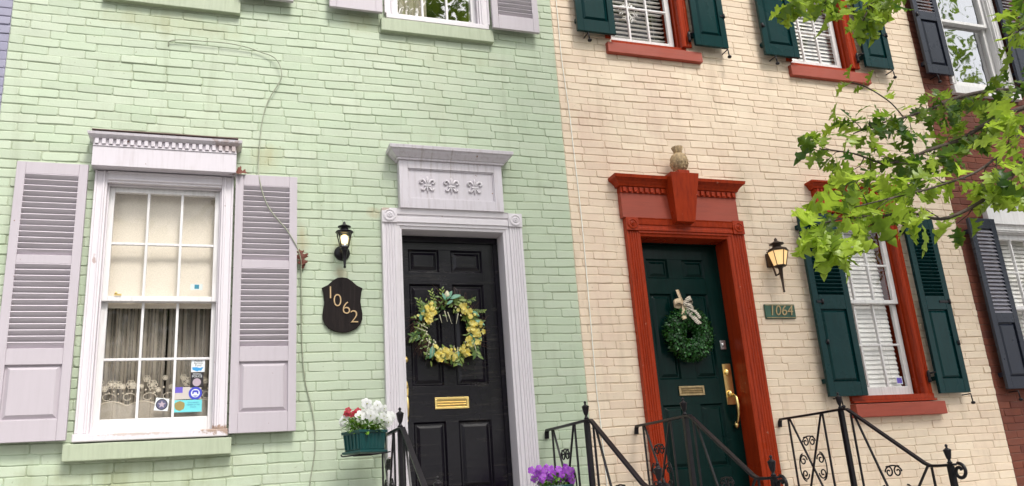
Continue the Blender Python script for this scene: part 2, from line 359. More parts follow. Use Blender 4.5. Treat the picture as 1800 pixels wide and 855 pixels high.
# ================================================================ SETTING: ground
GZ = 0.5
b = MB(); b.box(-60, 60, -120, 60, GZ-0.6, GZ-0.16); b.build('ground', 'asphalt').__setitem__('kind', 'structure')
b = MB(); b.box(-40, 40, -3.6, 0.0, GZ-0.15, GZ)
sw = b.build('sidewalk', 'concrete'); sw['kind'] = 'structure'
b = MB(); b.box(-40, 40, -3.76, -3.604, GZ-0.15, GZ+0.003); b.build('kerb', 'concrete', bevel=0.015)['kind'] = 'structure'
b = MB(); b.box(-40, 40, -15.5, -12.0, GZ-0.15, GZ); b.build('sidewalk', 'concrete')['kind'] = 'structure'

# ================================================================ brick walls
CH = 0.0677
def brick_wall(x0, x1, z0, z1, openings, seed, mat, parent, L=0.237, label=None, phase=0.0, toothed=False):
    rnd = random.Random(seed); b = MB(); J = 0.0031
    nrow = int((z1-z0)/CH)
    wav = [rnd.uniform(0, 6.28) for _ in range(6)]
    def wz(x, z): return 1.5*(0.0035*sin(1.7*x+wav[0]+z*2.1)+0.0022*sin(4.3*x+wav[1]+z*5)+0.0012*sin(11*x+z*31))
    for r in range(nrow):
        za, zb = z0+r*CH, z0+(r+1)*CH; zc = (za+zb)/2
        cuts = sorted((ox0, ox1) for ox0, ox1, oz0, oz1 in openings if oz0 < zc < oz1)
        spans = []; a = x0
        for c0, c1 in cuts:
            if c0 > a: spans.append((a, c0))
            a = max(a, c1)
        if a < x1: spans.append((a, x1))
        # joints
        off = (0.5*L if r % 2 else 0.0) + rnd.uniform(-0.02, 0.02) + phase
        js = []; x = x0 - L + (off % L); 
        while x < x1+L:
            js.append(x); w = L + rnd.uniform(-0.012, 0.012)
            if rnd.random() < 0.07: w = L*rnd.choice((0.5, 0.72, 0.85))
            x += w
        for (a, c) in spans:
            n = max(1, int((c-a)/0.12)); 
            # mortar strip
            b.mo = 1.0; b.cur = 0.5
            xs = [a+(c-a)*i/n for i in range(n+1)]
            vs = [(q, 0.0055+0.001*sin(q*17+r), za+wz(q, za)) for q in xs] + [(q, 0.0055+0.001*sin(q*17+r+1), zb+wz(q, zb)) for q in xs]
            b.add(vs, [(i, i+1, n+2+i, n+1+i) for i in range(n)])
            b.mo = 0.0
            pts = [a] + [j for j in js if a+0.035 < j < c-0.035] + [c]
            for i in range(len(pts)-1):
                l, h = pts[i]+J*rnd.choice((0.25, 0.7, 1.0, 1.4)), pts[i+1]-J*rnd.choice((0.25, 0.7, 1.0, 1.4))
                lo, hi = za+J*rnd.uniform(0.3, 1.5), zb-J*rnd.choice((0.3, 0.8, 1.2, 1.6))
                b.cur = min(1, max(0, rnd.gauss(0.40, 0.36)))
                dep = rnd.gauss(0, 0.0013); tl = rnd.gauss(0, 0.0007); tv = rnd.gauss(0, 0.0007)
                w = h-l; k = rnd.uniform(0.004, 0.010); k2 = rnd.uniform(0.004, 0.010)
                e = lambda s=0.0020: rnd.uniform(-s, s)
                out = [(l, lo+k), (l+k, lo), (l+w*0.3, lo+e()), (l+w*0.65, lo+e()), (h-k2, lo), (h, lo+k2),
                       (h, hi-k), (h-k, hi), (l+w*0.65, hi+e()), (l+w*0.3, hi+e()), (l+k2, hi), (l, hi-k2)]
                cx, cz = (l+h)/2, (lo+hi)/2
                def ring(ins, y):
                    res = []
                    for (px, pz) in out:
                        qx = px + (ins if px < cx else -ins); qz = pz + (ins if pz < cz else -ins)
                        yy = y
                        if y < 0.004: yy = y + dep + tl*(px-cx)/(w/2) + tv*(pz-cz)/(CH/2)
                        res.append((qx, yy, qz+wz(px, za)))
                    return res
                vs = ring(0.0045, 0.0) + ring(0.0012, 0.0012) + ring(-0.0022, 0.0068)
                fs = [tuple(range(12))]
                for q in range(2):
                    for m in range(12): fs.append((q*12+m, (q+1)*12+m, (q+1)*12+(m+1) % 12, q*12+(m+1) % 12))
                b.add(vs, fs)
    o = b.build('wall', mat, parent, recalc=True)
    # flip if the normals ended up facing into the house
    s = sum(p.normal.y for p in o.data.polygons[:200])
    if s > 0: o.data.flip_normals()
    return o

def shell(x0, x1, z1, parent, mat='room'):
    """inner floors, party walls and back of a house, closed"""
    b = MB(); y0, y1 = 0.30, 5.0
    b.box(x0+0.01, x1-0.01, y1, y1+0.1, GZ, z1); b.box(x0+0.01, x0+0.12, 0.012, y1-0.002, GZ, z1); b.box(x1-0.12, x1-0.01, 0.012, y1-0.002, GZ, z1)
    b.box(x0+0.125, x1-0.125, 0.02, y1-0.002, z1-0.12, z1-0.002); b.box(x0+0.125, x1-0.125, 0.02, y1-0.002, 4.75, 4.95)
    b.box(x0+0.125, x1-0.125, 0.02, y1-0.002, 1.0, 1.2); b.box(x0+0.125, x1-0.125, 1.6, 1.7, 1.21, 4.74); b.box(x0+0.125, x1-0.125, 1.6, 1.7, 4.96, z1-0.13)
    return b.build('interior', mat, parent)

# ================================================================ windows
def make_window(parent, ox0, ox1, oz0, oz1, cas, mat_c, mat_s, mat_g, sashy=0.05, glass_in=0.0, label=None, stile=0.07,
                muntin=True, cy=-0.035, casx=None, ncol=3, botrail=0.09, toprail=0.06, meet=None, casing_top=True, lower_back=0.035, inner=0.012):
    """opening ox0..ox1, oz0..oz1 of the frame; sash set back at sashy. returns window object"""
    f = MB()
    cl, cr = casx if casx else (ox0-cas, ox1+cas); ct = oz1+cas
    # casing with stepped profile
    def prof_v(xa, xb, z0, z1, flip):
        w = xb-xa
        pr = [(0, 0.004), (0, cy), (w*0.16, cy), (w*0.20, cy+0.010), (w*0.62, cy+0.010), (w*0.66, cy+0.002), (w*0.80, cy+0.002), (w*0.84, cy+0.014), (w, cy+0.014), (w, 0.004)]
        pr = [((xa+p if not flip else xb-p), y) for p, y in pr]
        f.prism_z(pr, z0, z1)
    prof_v(cl, ox0, oz0, ct, False); prof_v(ox1, cr, oz0, ct, True)
    h = cas
    pr = [(0.004, 0), (cy+0.014, 0), (cy+0.014, h*0.16), (cy+0.002, h*0.20), (cy+0.002, h*0.34), (cy+0.010, h*0.38), (cy+0.010, h*0.8), (cy+0.001, h*0.84), (cy+0.001, h), (0.004, h)]
    if casing_top: f.prism_x([(y, oz1+z) for y, z in pr], ox0+0.0005, ox1-0.0005)
    # jambs into the wall
    j = 0.02
    f.box(ox0-j, ox0, 0.0045, 0.30, oz0, oz1+j); f.box(ox1, ox1+j, 0.0045, 0.30, oz0, oz1+j); f.box(ox0+0.0005, ox1-0.0005, 0.0045, 0.30, oz1, oz1+j)
    f.box(ox0-j, ox1+j, 0.0, 0.30, oz0-0.025, oz0-0.0005)
    # parting stops
    f.box(ox0+0.0006, ox0+inner, sashy-0.03, sashy-0.016, oz0, oz1-0.001); f.box(ox1-inner, ox1-0.0006, sashy-0.03, sashy-0.016, oz0, oz1-0.001)
    f.box(ox0+inner+0.001, ox1-inner-0.001, sashy-0.03, sashy-0.016, oz1-inner, oz1-0.0006)
    w = f.build('window', mat_c, parent, bevel=0.002)
    if label: w['label'] = label
    mz = meet if meet else (oz0+oz1)/2
    def sash(z0, z1, y, br, tr):
        s = MB(); d = 0.035; x0, x1 = ox0+0.002, ox1-0.002
        gx0, gx1, gz0, gz1 = x0+stile, x1-stile, z0+br, z1-tr
        s.box(x0, gx0, y, y+d, z0, z1); s.box(gx1, x1, y, y+d, z0, z1)
        s.box(gx0+0.0004, gx1-0.0004, y, y+d, z0, gz0); s.box(gx0+0.0004, gx1-0.0004, y, y+d, gz1, z1)
        if muntin:
            mw = 0.017
            for i in range(1, ncol):
                x = gx0+(gx1-gx0)*i/ncol; s.box(x-mw/2, x+mw/2, y+0.003, y+d-0.004, gz0, gz1)
            zc = (gz0+gz1)/2; s.box(gx0, gx1, y+0.0045, y+d-0.0055, zc-mw/2, zc+mw/2)
        so = s.build('sash', mat_s, w, bevel=0.0025)
        g = MB(); g.box(gx0-0.004, gx1+0.004, y+0.0195, y+0.0235, gz0-0.004, gz1+0.004); g.build('pane', mat_g, w)
        return gx0, gx1, gz0, gz1
    up = sash(mz-0.02, oz1-0.002, sashy, 0.035, toprail)      # upper sash, outer track
    lo = sash(oz0+0.001, mz+0.012, sashy+lower_back+0.004, botrail, 0.03)
    return w, up, lo

def sill(parent, x0, x1, z0, z1, y0, mat, y1=0.06, label=None):
    b = MB(); n = 14; rnd = random.Random(int(x0*100)); vs = []
    for i in range(n+1):
        x = x0+(x1-x0)*i/n; e = lambda: rnd.uniform(-0.0012, 0.0012)
        vs += [(x, y0+e(), z0+e()), (x, y0+0.003+e(), z1-0.010+e()), (x, y1, z1), (x, y1, z0)]
    fs = [(0,1,2,3), (n*4+3, n*4+2, n*4+1, n*4)]
    for i in range(n):
        for k in range(4): fs.append((i*4+k, (i+1)*4+k, (i+1)*4+(k+1)%4, i*4+(k+1)%4))
    b.add(vs, fs); return b.build('sill', mat, parent, bevel=0.005)

def raised(b, x0, x1, z0, z1, y, rise=0.012, bev=0.03):
    """raised and fielded panel: base plane at y+rise, field at y"""
    yb = y+rise
    mg = 0.010; b.box(x0, x1, yb+0.0005, yb+0.009, z0, z1); x0 += mg; x1 -= mg; z0 += mg; z1 -= mg; bev *= 0.75
    vs = [(x0,yb,z0),(x1,yb,z0),(x1,yb,z1),(x0,yb,z1),(x0+bev,y,z0+bev),(x1-bev,y,z0+bev),(x1-bev,y,z1-bev),(x0+bev,y,z1-bev)]
    b.add(vs, [(4,5,6,7),(0,1,5,4),(1,2,6,5),(2,3,7,6),(3,0,4,7)])

def shutter(parent, x0, x1, z0, z1, secs, mat, mat_sl, y=-0.085, t=0.032, tilt=-46, pitch=0.0405, label=None, st=0.055, slat_w=0.051, dog=None, hinge=None, thick=0.008):
    """secs: list of (kind, za, zb) openings bottom to top; kind 'L' louvers or 'P' panel"""
    f = MB(); f.box(x0, x0+st, y, y+t, z0, z1); f.box(x1-st, x1, y, y+t, z0, z1)
    zs = [z0]
    for k, a, c in secs: zs += [a, c]
    zs.append(z1)
    for i in range(0, len(zs), 2):
        if zs[i+1] - zs[i] > 0.001: f.box(x0+st+0.0003, x1-st-0.0003, y+0.0005, y+t-0.0005, zs[i], zs[i+1])
    # wall cleats that hold the shutter off the brick
    for zz in (z0+0.12, z1-0.14): f.box(x0+st*0.3, x0+st*0.8, y+t, 0.004, zz, zz+0.04); f.box(x1-st*0.8, x1-st*0.3, y+t, 0.004, zz, zz+0.04)
    sh = f.build('shutter', mat, parent, bevel=0.0025)
    if label: sh['label'] = label
    rnd = random.Random(int(x0*1000))
    for k, a, c in secs:
        if k == 'L':
            m = MB(); n = int(round((c-a)/pitch)); p = (c-a)/n
            for i in range(n):
                zc = a+p*(i+0.5)
                m.rbox(((x0+x1)/2, y+t/2+0.003, zc), (x1-x0-2*st+0.008, slat_w, thick), (radians(tilt+rnd.uniform(-2.0, 2.0)), radians(rnd.uniform(-0.25, 0.25)), 0))
            m.build('louvers', mat_sl, sh)
        else:
            m = MB(); raised(m, x0+st-0.001, x1-st+0.001, a-0.001, c+0.001, y+0.004, 0.016, 0.030)
            m.build('raised_panel', mat, sh)
    for (dx, dz) in (dog or []):
        d = MB(); d.tube([(dx, -0.004, dz+0.05), (dx, y-0.008, dz+0.05), (dx, y-0.010, dz+0.02), (dx+0.004, y-0.008, dz-0.02)], 0.006, 6)
        d.lathe((dx+0.004, y-0.010, dz-0.03), [(0.004, -0.014), (0.016, -0.010), (0.020, 0), (0.016, 0.010), (0.004, 0.014)], 10)
        d.build('shutter_dog', 'iron', sh)
    for (hx0, hx1, hz) in (hinge or []):
        d = MB(); d.box(min(hx0, hx1), max(hx0, hx1), y-0.006, y-0.0005, hz-0.010, hz+0.010); d.lathe((hx1, y-0.006, hz), [(0.011, -0.022), (0.011, 0.022)], 10)
        d.build('hinge', 'iron', sh)
    return sh

def dentils(b, x0, x1, y0, y1, z0, z1, pitch):
    n = int((x1-x0)/pitch); p = (x1-x0)/n
    for i in range(n): b.box(x0+p*(i+0.25), x0+p*(i+0.80), y0, y1, z0, z1)

def rosette(b, cx, y, cz, r):
    prof = [(r, 0.0), (r, 0.006), (r*0.80, 0.008), (r*0.70, 0.002), (r*0.52, 0.002), (r*0.42, 0.008), (r*0.30, 0.010), (r*0.22, 0.005), (r*0.1, 0.011), (0.001, 0.012)]
    b.lathe((cx, y, cz), prof, 28, axis='y', sm=False)

# ================================================================ GREEN HOUSE
green = thing('row_house', 'pale green painted brick row house with lavender white shutters and black door', 'house', (0, 0, 0), 'brick row houses side by side')
GX0, GX1 = -1.50, 2.69
gop = [(-0.83, -0.01, 2.12, 3.90), (1.22, 2.12, 1.20, 3.72), (1.24, 2.04, 5.40, 7.20), (-0.83, -0.01, 5.40, 7.20)]
brick_wall(GX0, GX1, 1.03, 7.80, gop, 3, 'green_brick', green)
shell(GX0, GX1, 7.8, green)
# --- ground-floor window
w, up, lo = make_window(green, -0.795, -0.045, 2.155, 3.865, 0.08, 'white', 'sashwhite', 'glass', sashy=0.035, stile=0.042, meet=3.055, botrail=0.095, toprail=0.045, cy=-0.045, label='lavender white window frame of the green house, ground floor')
sill(w, -0.930, 0.068, 1.986, 2.101, -0.075, 'green_stone')
b = MB(); b.box(-0.885, 0.045, -0.06, 0.03, 2.1025, 2.152); b.build('inner_sill', 'white', w, bevel=0.006)
b = MB(); b.box(-0.892, 0.048, -0.12, 0.004, 3.952, 4.095)
b.box(-0.892, 0.048, -0.126, 0.003, 4.0955, 4.105)
b.box(-0.890, 0.046, -0.116, 0.003, 4.1055, 4.150)
dentils(b, -0.892, 0.048, -0.134, -0.1165, 4.109, 4.150, 0.043)
b.mould(-0.892, 0.048, -0.12, [(0.002, 4.1505), (0.010, 4.153), (0.034, 4.172), (0.038, 4.190), (0.0, 4.198)])
b.build('cornice', 'white_h', w, bevel=0.0015)
b = MB(); b.box(-0.90, 0.056, -0.165, 0.004, 4.1985, 4.2035); b.build('flashing', plain('rusty_flashing', (0.16, 0.10, 0.085), 0.6), w)
SW = 'white'
shutter(green, -1.345, -0.914, 2.115, 3.965, [('P', 2.248, 2.592), ('L', 2.696, 3.256), ('L', 3.314, 3.882)], 'shutwhite', 'slat', label='left lavender white louvred shutter of the ground floor window')
shutter(green, 0.048, 0.480, 2.115, 3.958, [('P', 2.248, 2.592), ('L', 2.696, 3.256), ('L', 3.314, 3.876)], 'shutwhite', 'slat', label='right lavender white louvred shutter of the ground floor window', y=-0.08)
# --- first-floor windows
for dx, nm in ((0.0, 'first floor window above the black door'), (-2.065, 'first floor window above the ground floor window')):
    w2, u2, l2 = make_window(green, 1.262+dx, 2.005+dx, 5.480, 7.13, 0.085, 'white', 'sashwhite', 'glass_dark', sashy=0.03, stile=0.045, meet=6.30, botrail=0.068, cy=-0.035, label='lavender white frame of the '+nm)
    sill(w2, 1.144+dx, 2.111+dx, 5.306, 5.433, -0.048, 'green_stone')
    b = MB(); b.box(1.19+dx, 2.08+dx, -0.034, 0.02, 5.4345, 5.478); b.build('inner_sill', 'white', w2, bevel=0.004)
shutter(green, 0.722, 1.150, 5.445, 7.25, [('L', 5.575, 6.34), ('L', 6.42, 7.15)], 'shutwhite', 'slat', label='left shutter of the first floor window above the black door')
shutter(green, 2.100, 2.526, 5.428, 7.25, [('L', 5.562, 6.34), ('L', 6.42, 7.15)], 'shutwhite', 'slat', label='right shutter of the first floor window above the black door')
shutter(green, 0.035, 0.442, 5.448, 7.25, [('L', 5.575, 6.34), ('L', 6.42, 7.15)], 'shutwhite', 'slat', label='first floor shutter showing only its bottom rail at the top edge')
shutter(green, -1.32, -0.93, 5.448, 7.25, [('L', 5.575, 6.34), ('L', 6.42, 7.15)], 'shutwhite', 'slat', label='first floor shutter at the far left, above the picture')
# --- door surround
b = MB()
def fluted(b, xa, xb, z0, z1, y, flip):
    w = xb-xa; pr = [(0, 0.004), (0, y)]
    for i in range(4):
        a = w*(0.12+0.13*i); pr += [(a, y), (a+w*0.02, y+0.007), (a+w*0.08, y+0.007), (a+w*0.10, y)]
    pr += [(w*0.68, y), (w*0.70, y+0.012), (w*0.86, y+0.014), (w*0.90, y+0.022), (w, y+0.026), (w, 0.004)]
    b.prism_z([((xa+p) if not flip else (xb-p), yy) for p, yy in pr], z0, z1)
fluted(b, 1.108, 1.262, 1.20, 3.642, -0.05, False); fluted(b, 2.078, 2.234, 1.20, 3.642, -0.05, True)
pr = [(0.004, 3.602), (-0.026, 3.602), (-0.030, 3.622), (-0.040, 3.626), (-0.040, 3.645), (-0.052, 3.650), (-0.052, 3.690), (-0.046, 3.694), (-0.046, 3.706), (-0.056, 3.712), (-0.060, 3.745), (-0.066, 3.756), (0.004, 3.756)]
b.prism_x(pr, 1.2235, 2.1205)
b.box(1.2622, 2.0778, -0.024, 0.003, 3.6, 3.6015)
b.box(1.108, 1.223, -0.062, 0.004, 3.6425, 3.756); b.box(2.121, 2.236, -0.062, 0.004, 3.6425, 3.752)
# deep jambs and soffit
b.box(1.235, 1.2625, 0.0045, 0.24, 1.20, 3.60); b.box(2.078, 2.105, 0.0045, 0.24, 1.20, 3.60); b.box(1.235, 2.105, 0.0045, 0.24, 3.6005, 3.64)
ds = b.build('door_surround', 'white', green, bevel=0.0015); ds['label'] = 'lavender white fluted surround of the black door'
b = MB(); rosette(b, 1.1655, -0.0622, 3.699, 0.048); b.build('rosette', 'white', ds)
b = MB(); rosette(b, 2.1785, -0.0622, 3.697, 0.048); b.build('rosette', 'white', ds)
# overdoor panel
b = MB(); X0, X1 = 1.247, 2.083
b.box(X0, 1.314, -0.08, 0.004, 3.7565, 4.150); b.box(2.014, X1, -0.08, 0.004, 3.7565, 4.150)
b.box(1.3143, 2.0137, -0.08, 0.004, 3.7565, 3.838); b.box(1.3143, 2.0137, -0.08, 0.004, 4.086, 4.150)
b.box(1.3143, 2.0137, -0.062, 0.003, 3.8385, 4.0855)
for (a, c, d, e) in ((1.3145, 1.322, 3.8385, 4.0855), (2.006, 2.0135, 3.8385, 4.0855)): b.box(a, c, -0.072, -0.0625, d, e)
b.box(1.3225, 2.0055, -0.072, -0.0625, 3.8385, 3.846); b.box(1.3225, 2.0055, -0.072, -0.0625, 4.078, 4.0855)
b.build('overdoor_panel', 'white_h', ds, bevel=0.0015)
b = MB(); b.mould(X0-0.006, X1+0.006, -0.086, [(0.0, 4.1505), (0.010, 4.152), (0.012, 4.166), (0.020, 4.168), (0.034, 4.182), (0.052, 4.200), (0.062, 4.216), (0.066, 4.219), (0.076, 4.221), (0.080, 4.245), (0.070, 4.251)])
b.build('cornice', 'white_h', ds)
def fleur(cx, y, cz, s):
    b = MB(); P = lambda x, z: (cx+x*s, y, cz+z*s)
    b.tube([P(0, 0.50), P(0, 0.36), P(0, 0.18), P(0, 0.0)], [0.004*s*10, 0.10*s, 0.085*s, 0.05*s], 8, 0.6)
    b.tube([P(0, 0.0), P(0, -0.22), P(0, -0.36), P(0, -0.50)], [0.05*s, 0.075*s, 0.07*s, 0.02*s], 8, 0.6)
    for sg in (-1, 1):
        b.tube([P(0.05*sg, -0.02), P(0.12*sg, 0.16), P(0.24*sg, 0.30), P(0.38*sg, 0.28), P(0.43*sg, 0.14), P(0.34*sg, 0.06), P(0.27*sg, 0.12)], [0.05*s, 0.06*s, 0.07*s, 0.075*s, 0.065*s, 0.055*s, 0.045*s], 8)
        b.tube([P(0.05*sg, -0.06), P(0.12*sg, -0.20), P(0.22*sg, -0.34), P(0.34*sg, -0.32), P(0.34*sg, -0.22)], [0.04*s, 0.05*s, 0.055*s, 0.055*s, 0.045*s], 8)
    b.box(cx-0.20*s, cx+0.20*s, y-0.07*s, y+0.03*s, cz-0.10*s, cz-0.01*s)
    return b.build('fleur_ornament', 'white', ds)
for cx in (1.468, 1.662, 1.853): fleur(cx, -0.070, 3.958, 0.135)
# --- black door
def door(parent, x0, x1, ztop, zbot, y, cols, rows, mat, label, frame_mat, jamb):
    b = MB(); st = [(x0, cols[0][0]), (cols[0][1], cols[1][0]), (cols[1][1], x1)]
    b.box(st[0][0], st[0][1], y, y+0.045, zbot, ztop); b.box(st[2][0], st[2][1], y, y+0.045, zbot, ztop)
    zs = [zbot] + [v for r in rows for v in r] + [ztop]
    for i in range(0, len(zs), 2): b.box(cols[0][0]+0.0003, cols[1][1]-0.0003, y+0.0006, y+0.044, zs[i], zs[i+1])
    for (za, zb) in rows: b.box(st[1][0], st[1][1], y+0.0003, y+0.0445, za+0.0003, zb-0.0003)
    for (xa, xb) in cols:
        for (za, zb) in rows:
            # sloping bolection edge then the raised field
            for (q0, q1, w0, w1) in ((xa, xb, za, zb),):
                e = 0.012
                vs = [(q0,y+0.001,w0),(q1,y+0.001,w0),(q1,y+0.001,w1),(q0,y+0.001,w1),(q0+e,y+0.016,w0+e),(q1-e,y+0.016,w0+e),(q1-e,y+0.016,w1-e),(q0+e,y+0.016,w1-e)]
                b.add(vs, [(0,1,5,4),(1,2,6,5),(2,3,7,6),(3,0,4,7)])
            raised(b, xa+e, xb-e, za+e, zb-e, y+0.003, 0.013, 0.03)
    d = b.build('door', mat, parent, bevel=0.0012); d['label'] = label
    f = MB(); j0, j1 = jamb
    f.box(x0+0.001, x1-0.001, y-0.012, y+0.06, ztop+0.002, ztop+0.050)
    f.build('door_head', frame_mat, d)
    return d
D1 = door(green, 1.264, 2.076, 3.548, 1.38, 0.14, [(1.341, 1.586), (1.683, 1.940)], [(1.66, 2.156), (2.420, 3.210), (3.308, 3.490)], 'black', 'black six panel door of the green house', 'black', (1.262, 2.078))
b = MB(); b.box(2.040, 2.075, 0.125, 0.139, 1.38, 3.545); b.build('door_stop', 'black', D1)
def mail_slot(parent, x0, x1, z0, z1, y, mat):
    b = MB(); f = 0.018
    b.box(x0, x1, y-0.010, y, z0, z0+f*0.8); b.box(x0, x1, y-0.010, y, z1-f*0.8, z1); b.box(x0, x0+f, y-0.0095, y, z0+f*0.8, z1-f*0.8); b.box(x1-f, x1, y-0.0095, y, z0+f*0.8, z1-f*0.8)
    zc = z1-f*0.8; h = (z1-z0-f*1.6)
    b.prism_x([(y, z0+f*0.8), (y-0.005, z0+f*0.85), (y-0.009, z0+f*0.8+h*0.30), (y-0.004, z0+f*0.8+h*0.36), (y-0.009, z0+f*0.8+h*0.62), (y-0.004, z0+f*0.8+h*0.68), (y-0.007, zc-0.001), (y, zc-0.001)], x0+f+0.001, x1-f-0.001)
    return b.build('mail_slot', mat, parent, bevel=0.0012)
mail_slot(D1, 1.505, 1.768, 2.247, 2.333, 0.139, 'brass')
b = MB(); b.lathe((1.290, 0.139, 2.622), [(0.026, 0), (0.026, 0.008), (0.020, 0.013), (0.012, 0.016), (0.001, 0.017)], 20, axis='y'); b.build('deadbolt', 'brass', D1)
b = MB(); b.prism_y([(1.274,2.17),(1.286,2.14),(1.298,2.17),(1.304,2.24),(1.297,2.30),(1.305,2.36),(1.308,2.42),(1.300,2.455),(1.287,2.475),(1.274,2.455)], 0.131, 0.139)
b.tube([(1.288,0.13,2.35),(1.288,0.10,2.345),(1.288,0.088,2.32),(1.288,0.085,2.27),(1.288,0.09,2.21),(1.288,0.115,2.185),(1.288,0.131,2.18)], [0.008,0.010,0.011,0.013,0.011,0.009,0.008], 10)
b.lathe((1.288, 0.131, 2.42), [(0.020, 0), (0.018, 0.010), (0.001, 0.012)], 16, axis='y')
b.build('door_handle', 'brass', D1)

# ================================================================ BEIGE HOUSE
beige = thing('row_house', 'cream painted brick row house with red trim and dark green shutters', 'house', (4.7, 0, 0), 'brick row houses side by side')
rebasables = []
BX0, BX1 = 2.69, 6.86
bop = [(3.27, 4.17, 1.20, 3.72), (3.26, 4.04, 5.42, 7.2), (5.21, 6.0, 5.42, 7.2), (5.20, 6.03, 2.17, 3.86)]
bw = brick_wall(BX0, BX1, 1.03, 7.80, bop, 11, 'beige_brick', beige, L=0.225, phase=0.07)
shell(BX0, BX1, 7.8, beige)
def beige_window(ox0, ox1, oz0, oz1, cl, cr, meet, label, gm='glass_mid'):
    f = MB()
    # brick mould with rounded steps, then a deep red jamb
    def cv(xa, xb, flip):
        w = xb-xa; pr = [(0, 0.004), (0, -0.020), (w*0.10, -0.028), (w*0.34, -0.028), (w*0.40, -0.018), (w*0.60, -0.018), (w*0.66, -0.026), (w*0.86, -0.026), (w, -0.012), (w, 0.004)]
        f.prism_z([((xa+p) if not flip else (xb-p), y) for p, y in pr], oz0, oz1+0.09)
    cv(cl, ox0, False); cv(ox1, cr, True)
    f.box(ox0+0.0005, ox1-0.0005, -0.022, 0.004, oz1+0.0005, oz1+0.09)
    for (a, c) in ((ox0-0.02, ox0), (ox1, ox1+0.02)):
        f.box(a, c, 0.0045, 0.28, oz0, oz1)
    # blind stop step in the reveal
    f.box(ox1-0.014, ox1-0.0005, 0.045, 0.062, oz0+0.0005, oz1); f.box(ox0+0.0005, ox0+0.014, 0.045, 0.062, oz0+0.0005, oz1)
    f.box(ox0-0.02, ox1+0.02, 0.0045, 0.28, oz1+0.001, oz1+0.02)
    f.box(cl+0.002, cr-0.002, -0.032 if oz0 < 3 else 0.0085, 0.28, oz0-0.045, oz0-0.0005)
    w = f.build('window', 'red_wood', beige, bevel=0.0015); w['label'] = label
    def sash(z0, z1, y, br, tr):
        s = MB(); d = 0.032; st = 0.05; x0, x1 = ox0+0.016, ox1-0.016
        if y > 0.09: x0 += 0.0; 
        gx0, gx1, gz0, gz1 = x0+st, x1-st, z0+br, z1-tr
        s.box(x0, gx0, y, y+d, z0, z1); s.box(gx1, x1, y, y+d, z0, z1); s.box(gx0+0.0004, gx1-0.0004, y, y+d, z0, gz0); s.box(gx0+0.0004, gx1-0.0004, y, y+d, gz1, z1)
        mw = 0.018
        for i in (1, 2):
            x = gx0+(gx1-gx0)*i/3; s.box(x-mw/2, x+mw/2, y+0.002, y+d-0.004, gz0, gz1)
        zc = (gz0+gz1)/2; s.box(gx0, gx1, y+0.0035, y+d-0.0055, zc-mw/2, zc+mw/2)
        s.build('sash', 'sashwhite', w, bevel=0.0025)
        g = MB(); g.box(gx0-0.004, gx1+0.004, y+0.0195, y+0.0235, gz0-0.004, gz1+0.004); g.build('pane', gm, w)
    sash(meet-0.02, oz1, 0.064, 0.035, 0.045); sash(oz0+0.001, meet+0.012, 0.100, 0.085, 0.03)
    return w
W4 = beige_window(3.255, 3.995, 5.508, 7.12, 3.20, 4.092, 6.30, 'red framed first floor window above the red door surround', 'glass')
sill(W4, 3.195, 4.170, 5.346, 5.460, -0.048, 'red_stone')
W5 = beige_window(5.225, 5.945, 5.495, 7.12, 5.16, 6.045, 6.30, 'red framed first floor window with closed white blinds')
sill(W5, 5.168, 6.128, 5.322, 5.447, -0.048, 'red_stone')
W6 = beige_window(5.22, 6.005, 2.215, 3.815, 5.17, 6.088, 3.085, 'red framed ground floor window of the cream house')
sill(W6, 5.165, 6.158, 2.028, 2.150, -0.075, 'red_stone')
b = MB(); b.box(5.175, 6.095, -0.05, 0.003, 2.1505, 2.168); b.build('inner_sill', 'red_wood', W6, bevel=0.003)
b = MB(); b.box(5.165, 6.095, -0.055, 0.004, 3.907, 4.085)
b.box(5.165, 6.095, -0.064, 0.003, 4.0855, 4.128); dentils(b, 5.165, 6.095, -0.078, -0.0645, 4.093, 4.124, 0.04)
b.mould(5.165, 6.095, -0.055, [(0.008, 4.1285), (0.018, 4.130), (0.024, 4.150), (0.044, 4.175), (0.056, 4.180), (0.058, 4.198), (0.0, 4.204)])
b.build('cornice', 'red_wood', W6, bevel=0.0012)
DG = 'dkgreen_sh'
def bshutter(x0, x1, z0, z1, secs, label, dogs, hinge=None, mat=DG, parent=None, **kw):
    return shutter(parent or beige, x0, x1, z0, z1, secs, mat, 'sheen_slat' if mat == 'navy' else mat, label=label, dog=dogs, hinge=hinge, y=-0.095, st=0.062, tilt=kw.pop('tilt', -38), **kw)
bshutter(2.890, 3.266, 5.50, 7.2, [('P', 5.62, 6.42), ('L', 6.52, 7.1)], 'left dark green shutter of the window above the red door', [(2.985, 5.43)])
bshutter(4.090, 4.446, 5.50, 7.2, [('P', 5.62, 6.42), ('L', 6.52, 7.1)], 'right dark green shutter of the window above the red door', [(4.425, 5.43)], [(4.40, 4.44, 5.84)])
bshutter(4.858, 5.255, 5.49, 7.2, [('P', 5.61, 6.42), ('L', 6.52, 7.1)], 'left dark green shutter of the first floor window with closed blinds', [(4.96, 5.42)], [(4.90, 4.87, 5.80)])
bshutter(6.062, 6.412, 5.49, 7.2, [('P', 5.61, 6.42), ('L', 6.52, 7.1)], 'right dark green shutter of the first floor window with closed blinds', [(6.38, 5.42)], [(6.36, 6.40, 5.88)])
bshutter(4.896, 5.302, 2.210, 3.872, [('P', 2.33, 2.975), ('L', 3.105, 3.77)], 'left dark green louvred shutter of the ground floor window', [(5.0, 2.15)], [(4.93, 4.99, 3.04), (4.95, 4.97, 2.68)], pitch=0.035)
